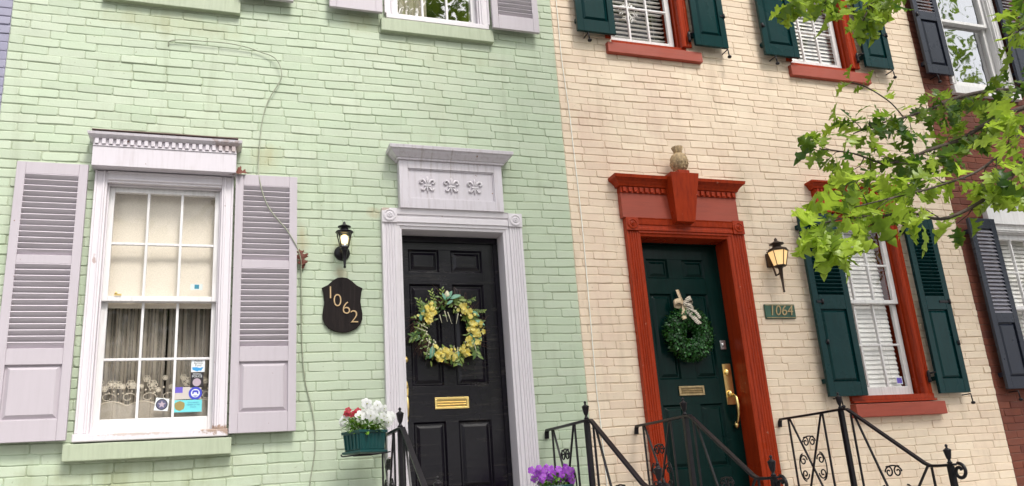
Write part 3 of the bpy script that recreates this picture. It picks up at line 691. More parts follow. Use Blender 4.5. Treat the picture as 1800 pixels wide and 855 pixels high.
bshutter(6.104, 6.458, 2.205, 3.872, [('P', 2.33, 2.975), ('L', 3.105, 3.77)], 'right dark green louvred shutter of the ground floor window', [(6.44, 2.14)], [(6.32, 6.44, 3.05), (6.42, 6.44, 2.66)], pitch=0.035)
# pintle arms between casing and right-hand shutters
for w, x, z in ((W4, 4.06, 5.60), (W5, 6.015, 5.60), (W6, 6.06, 2.36)):
    b = MB(); b.lathe((x, -0.045, z-0.05), [(0.014, 0), (0.018, 0.02), (0.012, 0.04), (0.018, 0.06), (0.014, 0.09), (0.008, 0.11)], 10)
    b.tube([(x, -0.045, z+0.03), (x+0.03, -0.075, z+0.035), (x+0.06, -0.09, z+0.035)], 0.008, 6); b.build('pintle', 'iron', w)

# --- red door surround
b = MB()
def rflute(b, xa, xb, z0, z1, y, flip):
    w = xb-xa; pr = [(0, 0.004), (0, y), (w*0.08, y)]
    for i in range(4):
        a = w*(0.12+0.15*i); pr += [(a, y+0.001), (a+w*0.03, y+0.008), (a+w*0.08, y+0.008), (a+w*0.11, y+0.001)]
    pr += [(w*0.76, y), (w*0.80, y+0.010), (w*0.92, y+0.012), (w, y+0.020), (w, 0.004)]
    b.prism_z([((xa+p) if not flip else (xb-p), yy) for p, yy in pr], z0, z1)
rflute(b, 3.166, 3.304, 1.20, 3.652, -0.05, False); rflute(b, 4.150, 4.320, 1.20, 3.652, -0.05, True)
pr = [(0.004, 3.612), (-0.028, 3.612), (-0.032, 3.632), (-0.044, 3.638), (-0.044, 3.654), (-0.054, 3.660), (-0.054, 3.682), (-0.048, 3.686), (-0.048, 3.704), (-0.056, 3.710), (-0.062, 3.752), (-0.068, 3.764), (0.004, 3.764)]
b.prism_x(pr, 3.2825, 4.2085)
b.box(3.166, 3.282, -0.064, 0.004, 3.6525, 3.766); b.box(4.209, 4.322, -0.064, 0.004, 3.6525, 3.776)
b.box(3.278, 3.3045, 0.0045, 0.27, 1.20, 3.611); b.box(4.1505, 4.178, 0.0045, 0.27, 1.20, 3.611); b.box(3.278, 4.178, 0.0045, 0.27, 3.6125, 3.66)
rs = b.build('door_surround', 'red_wood', beige, bevel=0.0015); rs['label'] = 'brick red fluted surround of the dark green door'
b = MB(); rosette(b, 3.224, -0.0642, 3.709, 0.045); b.build('rosette', 'red_wood', rs)
b = MB(); rosette(b, 4.265, -0.0642, 3.714, 0.045); b.build('rosette', 'red_wood', rs)
b = MB(); b.box(3.145, 4.283, -0.058, 0.004, 3.7665, 3.985)
b.build('frieze', 'red_stone', rs, bevel=0.002)
b = MB(); b.box(3.145, 4.283, -0.066, 0.004, 3.9855, 4.040)
for (xa, xb) in ((3.15, 3.62), (3.80, 4.28)): dentils(b, xa, xb, -0.082, -0.0665, 3.992, 4.032, 0.052)
b.mould(3.145, 4.283, -0.062, [(0.006, 4.0405), (0.018, 4.042), (0.024, 4.058), (0.040, 4.080), (0.062, 4.098), (0.070, 4.101), (0.076, 4.128), (0.0, 4.136)])
b.build('cornice', 'red_wood', rs)
b = MB()
vs = [(3.612,-0.135,3.722),(3.790,-0.135,3.722),(3.848,-0.200,4.148),(3.572,-0.200,4.148),(3.612,0.003,3.722),(3.790,0.003,3.722),(3.848,0.003,4.148),(3.572,0.003,4.148)]
b.add(vs, [(0,1,2,3),(4,7,6,5),(0,4,5,1),(1,5,6,2),(2,6,7,3),(3,7,4,0)])
b.box(3.655, 3.765, -0.19, -0.03, 4.1485, 4.176)
b.build('keystone', 'red_wood', rs, bevel=0.003)
D2 = door(beige, 3.306, 4.149, 3.598, 1.38, 0.16, [(3.430, 3.636), (3.782, 3.996)], [(1.70, 2.215), (2.426, 3.160), (3.296, 3.470)], 'dkgreen', 'dark green six panel door of the cream house', 'dkgreen', (3.305, 4.150))
mail_slot(D2, 3.592, 3.833, 2.288, 2.366, 0.159, 'oldbrass')
b = MB(); b.box(4.050, 4.104, 0.150, 0.159, 2.670, 2.748); b.lathe((4.077, 0.150, 2.709), [(0.018, 0), (0.018, 0.006), (0.001, 0.008)], 14, axis='y'); b.build('upper_lock', 'steel', D2, bevel=0.002)
b = MB(); b.box(4.040, 4.120, 0.152, 0.159, 2.20, 2.545)
b.lathe((4.078, 0.152, 2.47), [(0.027, 0), (0.027, 0.012), (0.020, 0.018), (0.010, 0.020), (0.001, 0.021)], 20, axis='y')
b.lathe((4.078, 0.152, 2.29), [(0.030, 0), (0.030, 0.010), (0.024, 0.020), (0.014, 0.026), (0.001, 0.030)], 20, axis='y')
b.tube([(4.078,0.14,2.275),(4.080,0.10,2.272),(4.082,0.075,2.25),(4.082,0.066,2.19),(4.082,0.075,2.12),(4.082,0.10,2.06),(4.082,0.13,2.035),(4.082,0.155,2.03)], [0.010,0.012,0.013,0.014,0.012,0.010,0.011,0.009], 12)
b.lathe((4.082, 0.130, 2.03), [(0.002,-0.03),(0.016,-0.018),(0.020,0.0),(0.014,0.02),(0.004,0.028)], 12)
b.build('door_handle', 'brass', D2, bevel=0.001)

# ================================================================ RED BRICK HOUSE
red = thing('row_house', 'bare red brick row house with black shutters at the right edge', 'house', (9, 0, 0), 'brick row houses side by side')
RX0, RX1 = 6.86, 11.2
rop = [(7.28, 8.10, 5.42, 7.2), (7.28, 8.12, 2.17, 3.86)]
brick_wall(RX0, RX1, 1.03, 7.80, rop, 23, 'red_brick', red, L=0.222, phase=0.03)
shell(RX0, RX1, 7.8, red)
W7, _, _ = make_window(red, 7.31, 8.06, 5.46, 7.13, 0.07, 'sashwhite', 'sashwhite', 'glass_hi', sashy=0.04, stile=0.05, meet=6.28, muntin=False, label='white first floor window reflecting the sky')
sill(W7, 7.23, 8.17, 5.33, 5.44, -0.05, 'sashwhite')
W8, _, _ = make_window(red, 7.31, 8.06, 2.20, 3.80, 0.07, 'sashwhite', 'sashwhite', 'glass_mid', sashy=0.04, stile=0.05, meet=3.03, label='white ground floor window of the red brick house')
sill(W8, 7.20, 8.17, 2.03, 2.15, -0.09, 'sashwhite')
b = MB(); b.box(7.235, 8.14, -0.06, 0.004, 3.872, 4.06); b.box(7.235, 8.14, -0.066, 0.003, 4.0605, 4.11); dentils(b, 7.235, 8.14, -0.078, -0.0665, 4.068, 4.094, 0.035)
b.mould(7.235, 8.14, -0.06, [(0.008, 4.1105), (0.03, 4.13), (0.05, 4.17), (0.056, 4.20), (0.0, 4.206)]); b.build('cornice', 'sashwhite', W8, bevel=0.0012)
for (x0, x1, lab) in ((6.868, 7.215, 'left black shutter of the first floor window on red brick'), (8.135, 8.49, 'right black shutter of the first floor window on red brick')):
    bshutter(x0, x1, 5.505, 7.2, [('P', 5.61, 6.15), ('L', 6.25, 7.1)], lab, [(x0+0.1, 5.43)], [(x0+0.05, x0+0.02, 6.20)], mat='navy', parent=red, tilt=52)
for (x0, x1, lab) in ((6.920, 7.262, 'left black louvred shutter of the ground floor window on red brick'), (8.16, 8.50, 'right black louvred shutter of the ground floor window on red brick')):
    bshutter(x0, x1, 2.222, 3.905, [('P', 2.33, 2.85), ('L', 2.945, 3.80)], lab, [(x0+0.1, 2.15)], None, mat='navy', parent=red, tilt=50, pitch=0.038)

# ================================================================ LAVENDER HOUSE
lav = thing('row_house', 'lavender grey painted brick house showing as a sliver at the left edge', 'house', (-3, 0, 0), 'brick row houses side by side')
brick_wall(-5.5, -1.50, 1.03, 7.80, [], 31, 'lav_brick', lav)
shell(-5.5, -1.50, 7.8, lav)
# foundations + roof cornice per house
for (h, xa, xb, m, nm) in ((green, GX0, GX1, 'green_stone', 0), (beige, BX0, BX1, 'red_stone', 0), (red, RX0, RX1, 'sashwhite', 0), (lav, -5.5, -1.5, 'white', 0)):
    b = MB()
    dcut = {id(green): (1.26, 2.08), id(beige): (3.30, 4.15)}.get(id(h))
    b.box(xa+0.002, xb-0.002, 0.0, 0.3, GZ, 1.03); b.build('foundation', 'concrete', h)
    b = MB(); b.mould(xa+0.35, xb-0.35, -0.05, [(0.0, 7.80), (0.05, 7.82), (0.10, 7.95), (0.22, 8.05), (0.25, 8.15), (0.0, 8.18)]); b.build('roof_cornice', m, h)
    b = MB(); b.box(xa+0.002, xb-0.002, 0.01, 5.1, 7.805, 7.9); b.build('roof', 'asphalt', h)
for h in (beige, red, lav): rebase(h, tuple(h.location))

# ================================================================ INTERIORS seen through the glass
b = MB(); n = 40; vs = []
for i in range(n+1):
    x = -0.79+0.74*i/n; vs += [(x, 0.125+0.002*sin(i*0.9), 3.02), (x, 0.125+0.003*sin(i*0.5), 3.86)]
b.add(vs, [(i*2, i*2+2, i*2+3, i*2+1) for i in range(n)], True); b.box(-0.785, -0.055, 0.118, 0.132, 3.005, 3.022)
tag(b.build('roller_shade', 'shade'), 'cream roller shade drawn down behind the upper panes of the ground floor window', 'window shade')
def curtain(x0, x1, z0, z1, y, nf, amp, name, mat, lab, seed):
    b = MB(); n = 120; vs = []; r = random.Random(seed); ph = [r.uniform(0, 6) for _ in range(4)]
    for j in range(9):
        for i in range(n+1):
            u = i/n; x = x0+(x1-x0)*u; z = z0+(z1-z0)*j/8
            yy = y+amp*(sin(u*nf*6.28+ph[0]+0.5*sin(u*9+ph[1]))+0.4*sin(u*nf*2.3*6.28+ph[2]))*(1.0-0.3*j/8)
            vs.append((x, yy, z))
    b.add(vs, [(j*(n+1)+i, j*(n+1)+i+1, (j+1)*(n+1)+i+1, (j+1)*(n+1)+i) for j in range(8) for i in range(n)], True)
    return b.build(name, mat)
c = tag(curtain(-0.80, -0.38, 2.16, 3.05, 0.20, 5.5, 0.030, 'sheer_curtain', 'lace', '', 4), 'sheer cream curtain gathered in folds at the left of the lower panes', 'curtain')
b = MB()
def flower_lace(cx, cz, r):
    for k in range(6):
        a = k*pi/3; q = [(cx+r*cos(a)*0.55+r*0.42*cos(t), 0.162, cz+r*sin(a)*0.55+r*0.42*sin(t)) for t in [i*6.283/10 for i in range(11)]]
        b.tube(q, 0.0022, 5)
    b.lathe((cx, 0.162, cz), [(r*0.18, -0.001), (r*0.18, 0.002)], 8, axis='y')
rl = random.Random(12)
for i in range(20):
    x = -0.775+0.037*i+rl.uniform(-.008, .008); flower_lace(x, 2.50+0.03*sin(i*1.9)-0.055*(i % 3 == 1)+rl.uniform(-.012, .012), rl.uniform(0.014, 0.034))
for i in range(6):
    x = -0.72+0.125*i
    q = [(x+0.05*cos(t)*(1-t/9), 0.163, 2.40+0.035*sin(t)*(1-t/9)) for t in [0.5*k for k in range(13)]]; b.tube(q, 0.0024, 5)
b.tube([(-0.79+0.012*i, 0.163, 2.345+0.03*abs(sin(i*0.2))) for i in range(62)], 0.0022, 5)
for i in range(26):
    x = -0.77+0.028*i; b.lathe((x, 0.163, 2.45+rl.uniform(-0.03, 0.03)), [(rl.uniform(0.003, 0.008), -0.001), (0.003, 0.002)], 6, axis='y')
lw = b.build('lace_band', 'lacework', c)
b = MB(); nn_ = 60
b.add([q for i in range(nn_+1) for q in ((-0.79+0.74*i/nn_, 0.166+0.004*sin(i*0.7), 2.16), (-0.79+0.74*i/nn_, 0.166+0.004*sin(i*0.7), 2.352+0.03*abs(sin(i*0.2))))], [(2*i, 2*i+2, 2*i+3, 2*i+1) for i in range(nn_)], True)
b.build('net_border', 'net', c)

tag(curtain(-0.37, -0.05, 2.16, 3.05, 0.23, 3.2, 0.034, 'sheer_curtain', 'lace', '', 9), 'sheer cream curtain hanging loosely at the right of the lower panes', 'curtain')
def blinds(x0, x1, z0, z1, y, pitch, tilt, lab, drop=0.0, jit=1.0, seed=1):
    b = MB(); n = int((z1-z0)/pitch); r = random.Random(seed)
    for i in range(n):
        b.rbox(((x0+x1)/2, y, z0+pitch*(i+0.5)), (x1-x0, 0.048, 0.0025), (radians(tilt+r.uniform(-jit, jit)), radians(r.uniform(-0.15, 0.15)), 0))
    for x in (x0+0.12, x1-0.12): b.tube([(x, y-0.026, z0), (x, y-0.026, z1)], 0.0012, 5)
    b.box(x0, x1, y-0.022, y+0.022, z1, z1+0.04); b.box(x0, x1, y-0.02, y+0.02, z0-0.012, z0+0.004)
    return tag(b.build('window_blinds', 'blind'), lab, 'blinds', 'window blinds behind glass')
blinds(3.28, 3.93, 5.50, 7.05, 0.19, 0.047, 12, 'open white slatted blinds in the window above the red door', seed=2)
blinds(5.24, 5.93, 5.50, 7.05, 0.185, 0.043, 63, 'nearly closed white blinds in the first floor window beside hanging leaves', seed=3)
blinds(5.24, 5.93, 2.30, 3.78, 0.170, 0.043, 70, 'closed white blinds in the ground floor window of the cream house', seed=4)
blinds(7.33, 8.05, 2.25, 3.76, 0.145, 0.043, 68, 'cream blinds in the ground floor window of the red brick house', seed=5)
c = curtain(1.27, 1.62, 5.45, 7.1, 0.17, 5, 0.02, 'sheer_curtain', 'lacework', '', 14); tag(c, 'pale curtain inside the first floor window above the black door, left half', 'curtain')
c.location.y = 0.12
b = MB()
for k in range(6):
    a = k*pi/3; cx, cz = 3.545, 5.90; e = (cx+0.10*cos(a), 0.135, cz+0.10*sin(a)); b.tube([(cx, 0.135, cz), e], 0.007, 6)
    for s_ in (-1, 1):
        for f_ in (0.5, 0.75):
            p = (cx+0.10*f_*cos(a), 0.135, cz+0.10*f_*sin(a)); b.tube([p, (p[0]+0.04*cos(a+0.9*s_), 0.135, p[2]+0.04*sin(a+0.9*s_))], 0.005, 6)
tag(b.build('paper_snowflake', 'blind'), 'white cut out snowflake hanging in the window above the red door', 'decoration')

# stickers on the ground-floor panes (flat, on the inside face of the glass)
def text_mesh(body, size, loc, mat, parent=None, name='lettering', shear=0.0, extrude=0.0, rot=0.0, align='CENTER', bold=0.0, bev=0.0):
    cu = bpy.data.curves.new('txt', 'FONT'); cu.body = body; cu.size = size; cu.align_x = align; cu.align_y = 'CENTER'; cu.shear = shear; cu.extrude = extrude; cu.offset = bold; cu.bevel_depth = bev
    to = bpy.data.objects.new('txt', cu); COL.objects.link(to); dg = bpy.context.evaluated_depsgraph_get(); dg.update()
    me = bpy.data.meshes.new_from_object(to.evaluated_get(dg)); bpy.data.objects.remove(to)
    me.transform(Matrix.Translation(loc) @ Matrix.Rotation(rot, 4, 'Y') @ Matrix.Rotation(radians(90), 4, 'X'))
    me.materials.clear(); me.materials.append(M[mat] if isinstance(mat, str) else mat)
    o = bpy.data.objects.new(name, me); COL.objects.link(o); o.parent = parent; return o
SG = 0.092   # outer face of the lower pane
Wt = flat('sticker_white', (0.75, 0.78, 0.80)); Bk = flat('sticker_black', (0.02, 0.015, 0.02)); Bl = flat('sticker_blue', (0.04, 0.30, 0.62)); Pu = flat('sticker_violet', (0.14, 0.10, 0.52)); Nv = flat('sticker_deep_blue', (0.05, 0.06, 0.48)); Te = flat('sticker_aqua', (0.16, 0.62, 0.66)); Gd = flat('sticker_gold', (0.30, 0.24, 0.08)); Mv = flat('sticker_mauve', (0.45, 0.36, 0.42))
def circ(cx, cz, r, n=24): return [(cx+r*cos(2*pi*k/n), cz+r*sin(2*pi*k/n)) for k in range(n)]
def star(cx, cz, r, n=5, q=0.42): return [(cx+(r if k % 2 == 0 else r*q)*cos(pi/2+pi*k/n), cz+(r if k % 2 == 0 else r*q)*sin(pi/2+pi*k/n)) for k in range(2*n)]
def sticker(poly, mat, lab, details):
    b = MB(); b.prism_y(poly, SG-0.0012, SG-0.0004); o = tag(b.build('sticker', mat), lab, 'sticker')
    for i, (p, m, nm) in enumerate(details):
        d = MB(); d.prism_y(p, SG-0.0018-0.0005*i, SG-0.0013-0.0005*i); d.build(nm, m, o)
    return o
def rect(x0, x1, z0, z1, k=0.0): return [(x0, z0), (x1, z0-k), (x1+0.0, z1-k), (x0, z1)]
SG = 0.0905
o = sticker(rect(-0.205, -0.118, 2.553, 2.638), Wt, 'white sticker with a blue map, highest at the right of the lower panes', [([(-0.200,2.585),(-0.196,2.568),(-0.178,2.561),(-0.165,2.556),(-0.158,2.562),(-0.140,2.560),(-0.136,2.570),(-0.127,2.583),(-0.136,2.585),(-0.150,2.580),(-0.170,2.586)], Bl, 'map_emblem')])
for i, t in enumerate(('Police', 'Action', 'Fund')): text_mesh(t, 0.021, (-0.161, SG-0.0016, 2.628-0.0155*i), Bk, o)
o = sticker(rect(-0.207, -0.124, 2.447, 2.550), Bk, 'black sticker with a pale round seal under the map sticker', [(circ(-0.166, 2.482, 0.027), Mv, 'seal_emblem')])
text_mesh('FEDERAL', 0.014, (-0.165, SG-0.0016, 2.538), Wt, o); text_mesh('POLICE', 0.020, (-0.165, SG-0.0016, 2.522), Wt, o)
sticker(rect(-0.318, -0.135, 2.370, 2.452), flat('sticker_cream', (0.55, 0.50, 0.46)), 'cream card with a violet corner behind the round blue sticker', [(rect(-0.313, -0.253, 2.413, 2.452), Pu, 'violet_panel')])
SG = 0.0885
sticker(circ(-0.172, 2.408, 0.043), Nv, 'round deep blue sticker with a white emblem above the aqua card', [(circ(-0.172, 2.408, 0.028), Wt, 'white_disc'), ([(-0.192,2.402),(-0.192,2.420),(-0.184,2.428),(-0.160,2.428),(-0.152,2.420),(-0.152,2.402),(-0.160,2.402),(-0.163,2.414),(-0.181,2.414),(-0.184,2.402)], Nv, 'hat_emblem'), ([(-0.19,2.392),(-0.154,2.392),(-0.172,2.384)], Nv, 'bow_emblem')])
o = sticker(rect(-0.302, -0.128, 2.283, 2.364), Te, 'aqua card with a gold badge, lowest at the right corner', [([(-0.298,2.345),(-0.285,2.352),(-0.268,2.358),(-0.251,2.352),(-0.238,2.345),(-0.236,2.325),(-0.243,2.303),(-0.268,2.292),(-0.293,2.303),(-0.300,2.325)], Gd, 'badge_emblem')])
for i, t in enumerate(('CIVIL SERVICE', 'MEMBER OF THE', 'POLICE')): text_mesh(t, 0.011, (-0.183, SG-0.0022, 2.345-0.015*i), flat('ink_blue', (0.03, 0.15, 0.35)), o)
SG = 0.0905
sticker([(-0.428,2.302),(-0.342,2.294),(-0.334,2.374),(-0.416,2.386)], Wt, 'white square sticker with a star inside a dark ring, left of the aqua card', [(circ(-0.380, 2.339, 0.037), Bk, 'dark_ring'), (circ(-0.380, 2.339, 0.031), flat('ring_blue', (0.10, 0.10, 0.18)), 'ring_field'), (star(-0.380, 2.339, 0.026), Mv, 'star_emblem')])
SG = 0.0535
sticker(rect(-0.232, -0.152, 3.122, 3.165), flat('card_pale', (0.62, 0.68, 0.66)), 'small pale card with a teal picture on the upper right pane', [(rect(-0.205, -0.175, 3.130, 3.160), flat('card_teal', (0.03, 0.22, 0.32)), 'teal_picture')])
SG = 0.1185
sticker(rect(5.835, 5.905, 2.322, 2.392), Wt, 'small white and violet sticker on the corner of the cream house window', [(rect(5.842, 5.898, 2.330, 2.380), Pu, 'violet_square')])
# little knick-knack on the meeting rail
b = MB(); b.box(-0.71, -0.665, 0.118-0.09, 0.034, 3.072, 3.084); b.lathe((-0.70, 0.03, 3.084), [(0.010, 0), (0.006, 0.012), (0.001, 0.016)], 8)
tag(b.build('window_catch', 'brass'), 'tiny brass catch on the meeting rail of the ground floor window', 'catch')

# ================================================================ THINGS ON THE WALLS
# carriage lantern, green house
def lantern(cx, cy, zb, zt, wb, wt, label, amber, sides, plate, tail_z, top_z, prefix):
    t = thing('wall_lantern', label, 'lantern', (cx, 0, tail_z))
    L = lambda p: (p[0]-cx, p[1], p[2]-tail_z)
    def bl(b, n, m, par=t, bevel=0.0):
        o = b.build(n, m, par, bevel=bevel); o.location = (-cx, 0, -tail_z); return o
    q = pi/sides
    b = MB(); b.lathe((cx, cy, 0), [(0.012, zb-0.012), (wb*0.85, zb-0.008), (wb*1.06, zb), (wb*1.06, zb+0.008), (wb*0.9, zb+0.010)], sides, sq=True, sm=False)
    for k in range(sides):
        a = 2*pi*k/sides+pi/sides
        b.tube([(cx+wb*cos(a), cy+wb*sin(a), zb), (cx+wt*cos(a), cy+wt*sin(a), zt)], 0.0045, 4, sm=False)
    b.lathe((cx, cy, 0), [(wt*0.95, zt-0.004), (wt*1.08, zt-0.002), (wt*1.08, zt+0.006), (wt*0.8, zt+0.012)], sides, sq=True, sm=False)
    fr = bl(b, 'frame', prefix)
    h = top_z-zt
    b = MB(); b.lathe((cx, cy, 0), [(wt*1.0, zt+0.008), (wt*0.92, zt+0.16*h), (wt*0.50, zt+0.28*h), (wt*0.40, zt+0.40*h), (wt*0.38, zt+0.46*h), (wt*0.72, zt+0.50*h), (wt*0.74, zt+0.55*h), (wt*0.42, zt+0.64*h), (wt*0.24, zt+0.74*h), (wt*0.14, zt+0.78*h), (wt*0.17, zt+0.86*h), (wt*0.10, zt+0.94*h), (0.001, zt+h)], 20)
    bl(b, 'cap', prefix)
    b = MB(); b.lathe((cx, cy, 0), [(wb*0.97, zb+0.009), (wt*0.97, zt-0.003)], sides, sq=True, sm=False); g = b.build('lamp_glass', 'amber' if amber else 'clearglass', t); g.location = (-cx, 0, -tail_z)
    if not amber:
        b = MB(); b.lathe((cx, cy, 0), [(0.012, zb+0.028), (0.024, zb+0.045), (0.026, zb+0.065), (0.026, zb+0.085), (0.018, zb+0.098), (0.001, zb+0.104)], 12); bl(b, 'bulb', 'bulb')
        b = MB(); b.lathe((cx, cy, 0), [(0.020, zb+0.006), (0.020, zb+0.027)], 12); bl(b, 'socket', 'steel')
    b = MB(); b.lathe((cx, cy, 0), [(0.004, tail_z), (0.010, tail_z+0.004), (0.008, tail_z+0.018), (0.012, tail_z+0.5*(zb-tail_z)), (0.019, zb-0.022), (0.026, zb-0.014), (0.022, zb-0.010)], 12); bl(b, 'stem', prefix)
    px, pz, pr, sq = plate
    b = MB()
    if sq: b.box(px-pr*0.62, px+pr*0.62, -0.028, 0.002, pz-pr, pz+pr)
    else: b.lathe((px, 0, pz), [(pr, 0.0), (pr, 0.010), (pr*0.86, 0.018), (pr*0.4, 0.026), (0.001, 0.028)], 24, axis='y')
    b.tube([(px, -0.02, pz-0.01), (cx, cy*0.45, zb-0.065), (cx, cy*0.8, zb-0.06), (cx, cy, zb-0.035)], 0.009, 8)
    bl(b, 'wall_plate', prefix, bevel=0.002 if sq else 0)
    return t
lantern(0.815, -0.12, 3.405, 3.518, 0.036, 0.066, 'small black carriage lantern with a lit bulb beside the black door', False, 4, (0.812, 3.40, 0.058, False), 3.254, 3.612, 'iron')
lantern(4.580, -0.13, 3.345, 3.480, 0.052, 0.088, 'dark bronze lantern with glowing amber glass beside the red doorway', True, 6, (4.580, 3.43, 0.062, True), 3.112, 3.608, plain('dark_bronze', (0.06, 0.04, 0.03), 0.4, 0.6))
# plaque 1062
pl = thing('house_number_sign', 'dark shield shaped wooden sign reading 1062', 'sign', (0.81, 0, 2.8))
half = [(0.0, 0.412), (0.035, 0.408), (0.07, 0.385), (0.105, 0.352), (0.148, 0.330), (0.138, 0.300), (0.133, 0.262), (0.130, 0.225), (0.137, 0.180), (0.143, 0.140), (0.142, 0.100), (0.128, 0.062), (0.102, 0.032), (0.065, 0.012), (0.03, 0.002), (0, 0)]
poly = [(x, z) for x, z in half] + [(-x, z) for x, z in half[::-1][1:-1]]
b = MB(); b.prism_y(poly, -0.022, -0.002); b.build('board', 'wood_plaque', pl, bevel=0.004)
for ch, x, z in (('1', -0.087, 0.290), ('0', -0.037, 0.232), ('6', 0.026, 0.177), ('2', 0.083, 0.112)):
    text_mesh(ch, 0.135, (x, -0.025, z), 'digit', pl, 'digit', extrude=0.003, bold=-0.0022)
    pl.children[-1].scale = (1, 1, 1)
# plaque 1064
p2 = thing('house_number_sign', 'dark green rectangular sign reading 1064 below the amber lantern', 'sign', (4.592, 0, 2.905))
b = MB(); b.box(-0.155, 0.155, -0.020, -0.002, 0.0, 0.127); b.build('board', plain('verdigris_green', (0.03, 0.09, 0.06), 0.5, 0, 0.3), p2, bevel=0.003)
b = MB(); 
for (a, c, d, e) in ((-0.150, 0.150, 0.005, 0.010), (-0.150, 0.150, 0.117, 0.122)): b.box(a, c, -0.0225, -0.0205, d, e)
b.build('rim', 'oldbrass', p2)
text_mesh('1064', 0.125, (0.0, -0.024, 0.066), 'oldbrass', p2, 'digits', shear=0.18, extrude=0.003)
# pineapple
t = thing('pineapple_ornament', 'weathered sandstone pineapple on top of the red keystone', 'ornament', (3.71, -0.13, 4.176))
b = MB(); b.lathe((0, 0, 0), [(0.035, 0.0), (0.040, 0.012), (0.058, 0.030), (0.073, 0.060), (0.078, 0.090), (0.074, 0.130), (0.060, 0.157), (0.036, 0.172), (0.028, 0.178)], 24)
for j in range(6):
    z = 0.028+0.023*j; r = [0.058, 0.071, 0.078, 0.076, 0.068, 0.055][j]
    for k in range(14):
        a = 2*pi*(k+0.5*(j % 2))/14; b.lathe((r*cos(a), r*sin(a), z), [(0.001, -0.012), (0.006, 0), (0.001, 0.012)], 6)
b.build('fruit', 'stone', t)
b = MB()
for k in range(10):
    a = 2*pi*k/10; b.tube([(0.020*cos(a), 0.020*sin(a), 0.160), (0.027*cos(a), 0.027*sin(a), 0.195), (0.043*cos(a), 0.043*sin(a), 0.236)], [0.012, 0.013, 0.012], 6)
b.lathe((0, 0, 0), [(0.026, 0.16), (0.030, 0.20), (0.038, 0.232), (0.02, 0.234)], 12); b.build('leaf_crown', 'stone', t)
# cables
def smooth(pts, k=6):
    out = []
    for i in range(len(pts)-1):
        p0, p1, p2, p3 = pts[max(i-1, 0)], pts[i], pts[i+1], pts[min(i+2, len(pts)-1)]
        for j in range(k):
            t = j/k; out.append(tuple(0.5*((2*b_)+(-a+c_)*t+(2*a-5*b_+4*c_-d)*t*t+(-a+3*b_-3*c_+d)*t**3) for a, b_, c_, d in zip(p0, p1, p2, p3)))
    out.append(tuple(pts[-1])); return out
wp = [(-0.457,-0.002,4.985),(-0.45,-0.02,5.018),(-0.38,-0.03,5.036),(-0.203,-0.035,5.042),(-0.04,-0.035,5.045),(0.10,-0.03,5.03),(0.20,-0.02,5.005),(0.30,-0.035,4.965),(0.348,-0.04,4.895),(0.362,-0.04,4.803),(0.342,-0.03,4.747),(0.262,-0.025,4.58),(0.222,-0.025,4.388),(0.205,-0.05,4.077),(0.211,-0.098,3.93),(0.252,-0.105,3.767),(0.313,-0.105,3.656),(0.403,-0.105,3.547),(0.471,-0.105,3.432),(0.508,-0.07,3.34),(0.515,-0.03,3.25),(0.519,-0.014,2.987),(0.524,-0.014,2.723),(0.544,-0.014,2.474),(0.603,-0.014,2.211),(0.613,-0.014,1.986),(0.578,-0.014,1.749),(0.56,-0.014,1.4),(0.57,-0.014,GZ+0.02)]
b = MB(); b.tube(smooth([(x, y*0.8-0.002, z) for x, y, z in wp]), 0.0040, 8); tag(b.build('cable', 'cable'), 'loose grey green cable looping down the green wall across the shutter', 'cable')
wc = [(2.735,-0.010,7.7),(2.744,-0.010,5.843),(2.742,-0.011,5.266),(2.766,-0.010,4.742),(2.772,-0.010,4.395),(2.782,-0.012,3.8),(2.780,-0.010,3.288),(2.768,-0.010,2.363),(2.774,-0.010,2.117),(2.78,-0.010,1.2),(2.78,-0.010,GZ+0.02)]
b = MB(); b.tube(smooth(wc), 0.0042, 8); tag(b.build('cable', 'wcable'), 'thin cream cable running straight down beside the green and cream paint line', 'cable')

# ================================================================ leaves, wreaths, flowers
OAK = [(.012,0),(.03,.10),(.12,.19),(.22,.20),(.20,.28),(.10,.33),(.20,.42),(.33,.43),(.41,.50),(.32,.54),(.36,.61),(.24,.61),(.13,.63),(.22,.73),(.31,.76),(.27,.83),(.16,.82),(.12,.90),(.05,.96),(0,1.0)]
def leaf(b, p, d, nrm, L, outline=OAK, wide=1.0, fold=0.25, curl=0.25, tint=0.5):
    d = Vector(d).normalized(); n = Vector(nrm); n = (n-d*n.dot(d))
    if n.length < 1e-3: n = d.orthogonal()
    n.normalize(); s = d.cross(n); p = Vector(p); vs = []
    for x, y in outline:
        drop = -curl*y*y*L
        m = p+d*y*L+n*drop
        vs += [m, m+s*x*wide*L+n*(fold*x*L*wide), m-s*x*wide*L+n*(fold*x*L*wide)]
    fs = []
    for i in range(len(outline)-1):
        a = i*3; fs += [(a, a+1, a+4, a+3), (a, a+3, a+5, a+2)]
    b.cur = tint; b.add(vs, fs, True)
OVAL = [(0.02,0),(0.16,.15),(0.26,.38),(0.24,.62),(0.13,.85),(0,1)]
def petalflower(b, p, n, r, rnd, k=5, cup=0.3, tint=None):
    n = Vector(n).normalized(); u = n.orthogonal().normalized(); v = n.cross(u); a0 = rnd.uniform(0, 6)
    for i in range(k):
        a = a0+2*pi*i/k; d = u*cos(a)+v*sin(a)
        leaf(b, p, d+n*cup, n, r, [(0.05,0),(0.30,.25),(0.46,.6),(0.40,.85),(0.2,1.0),(0,1.02)], 1.0, 0.15, 0.35, tint if tint is not None else rnd.random())
rnd = random.Random(5)
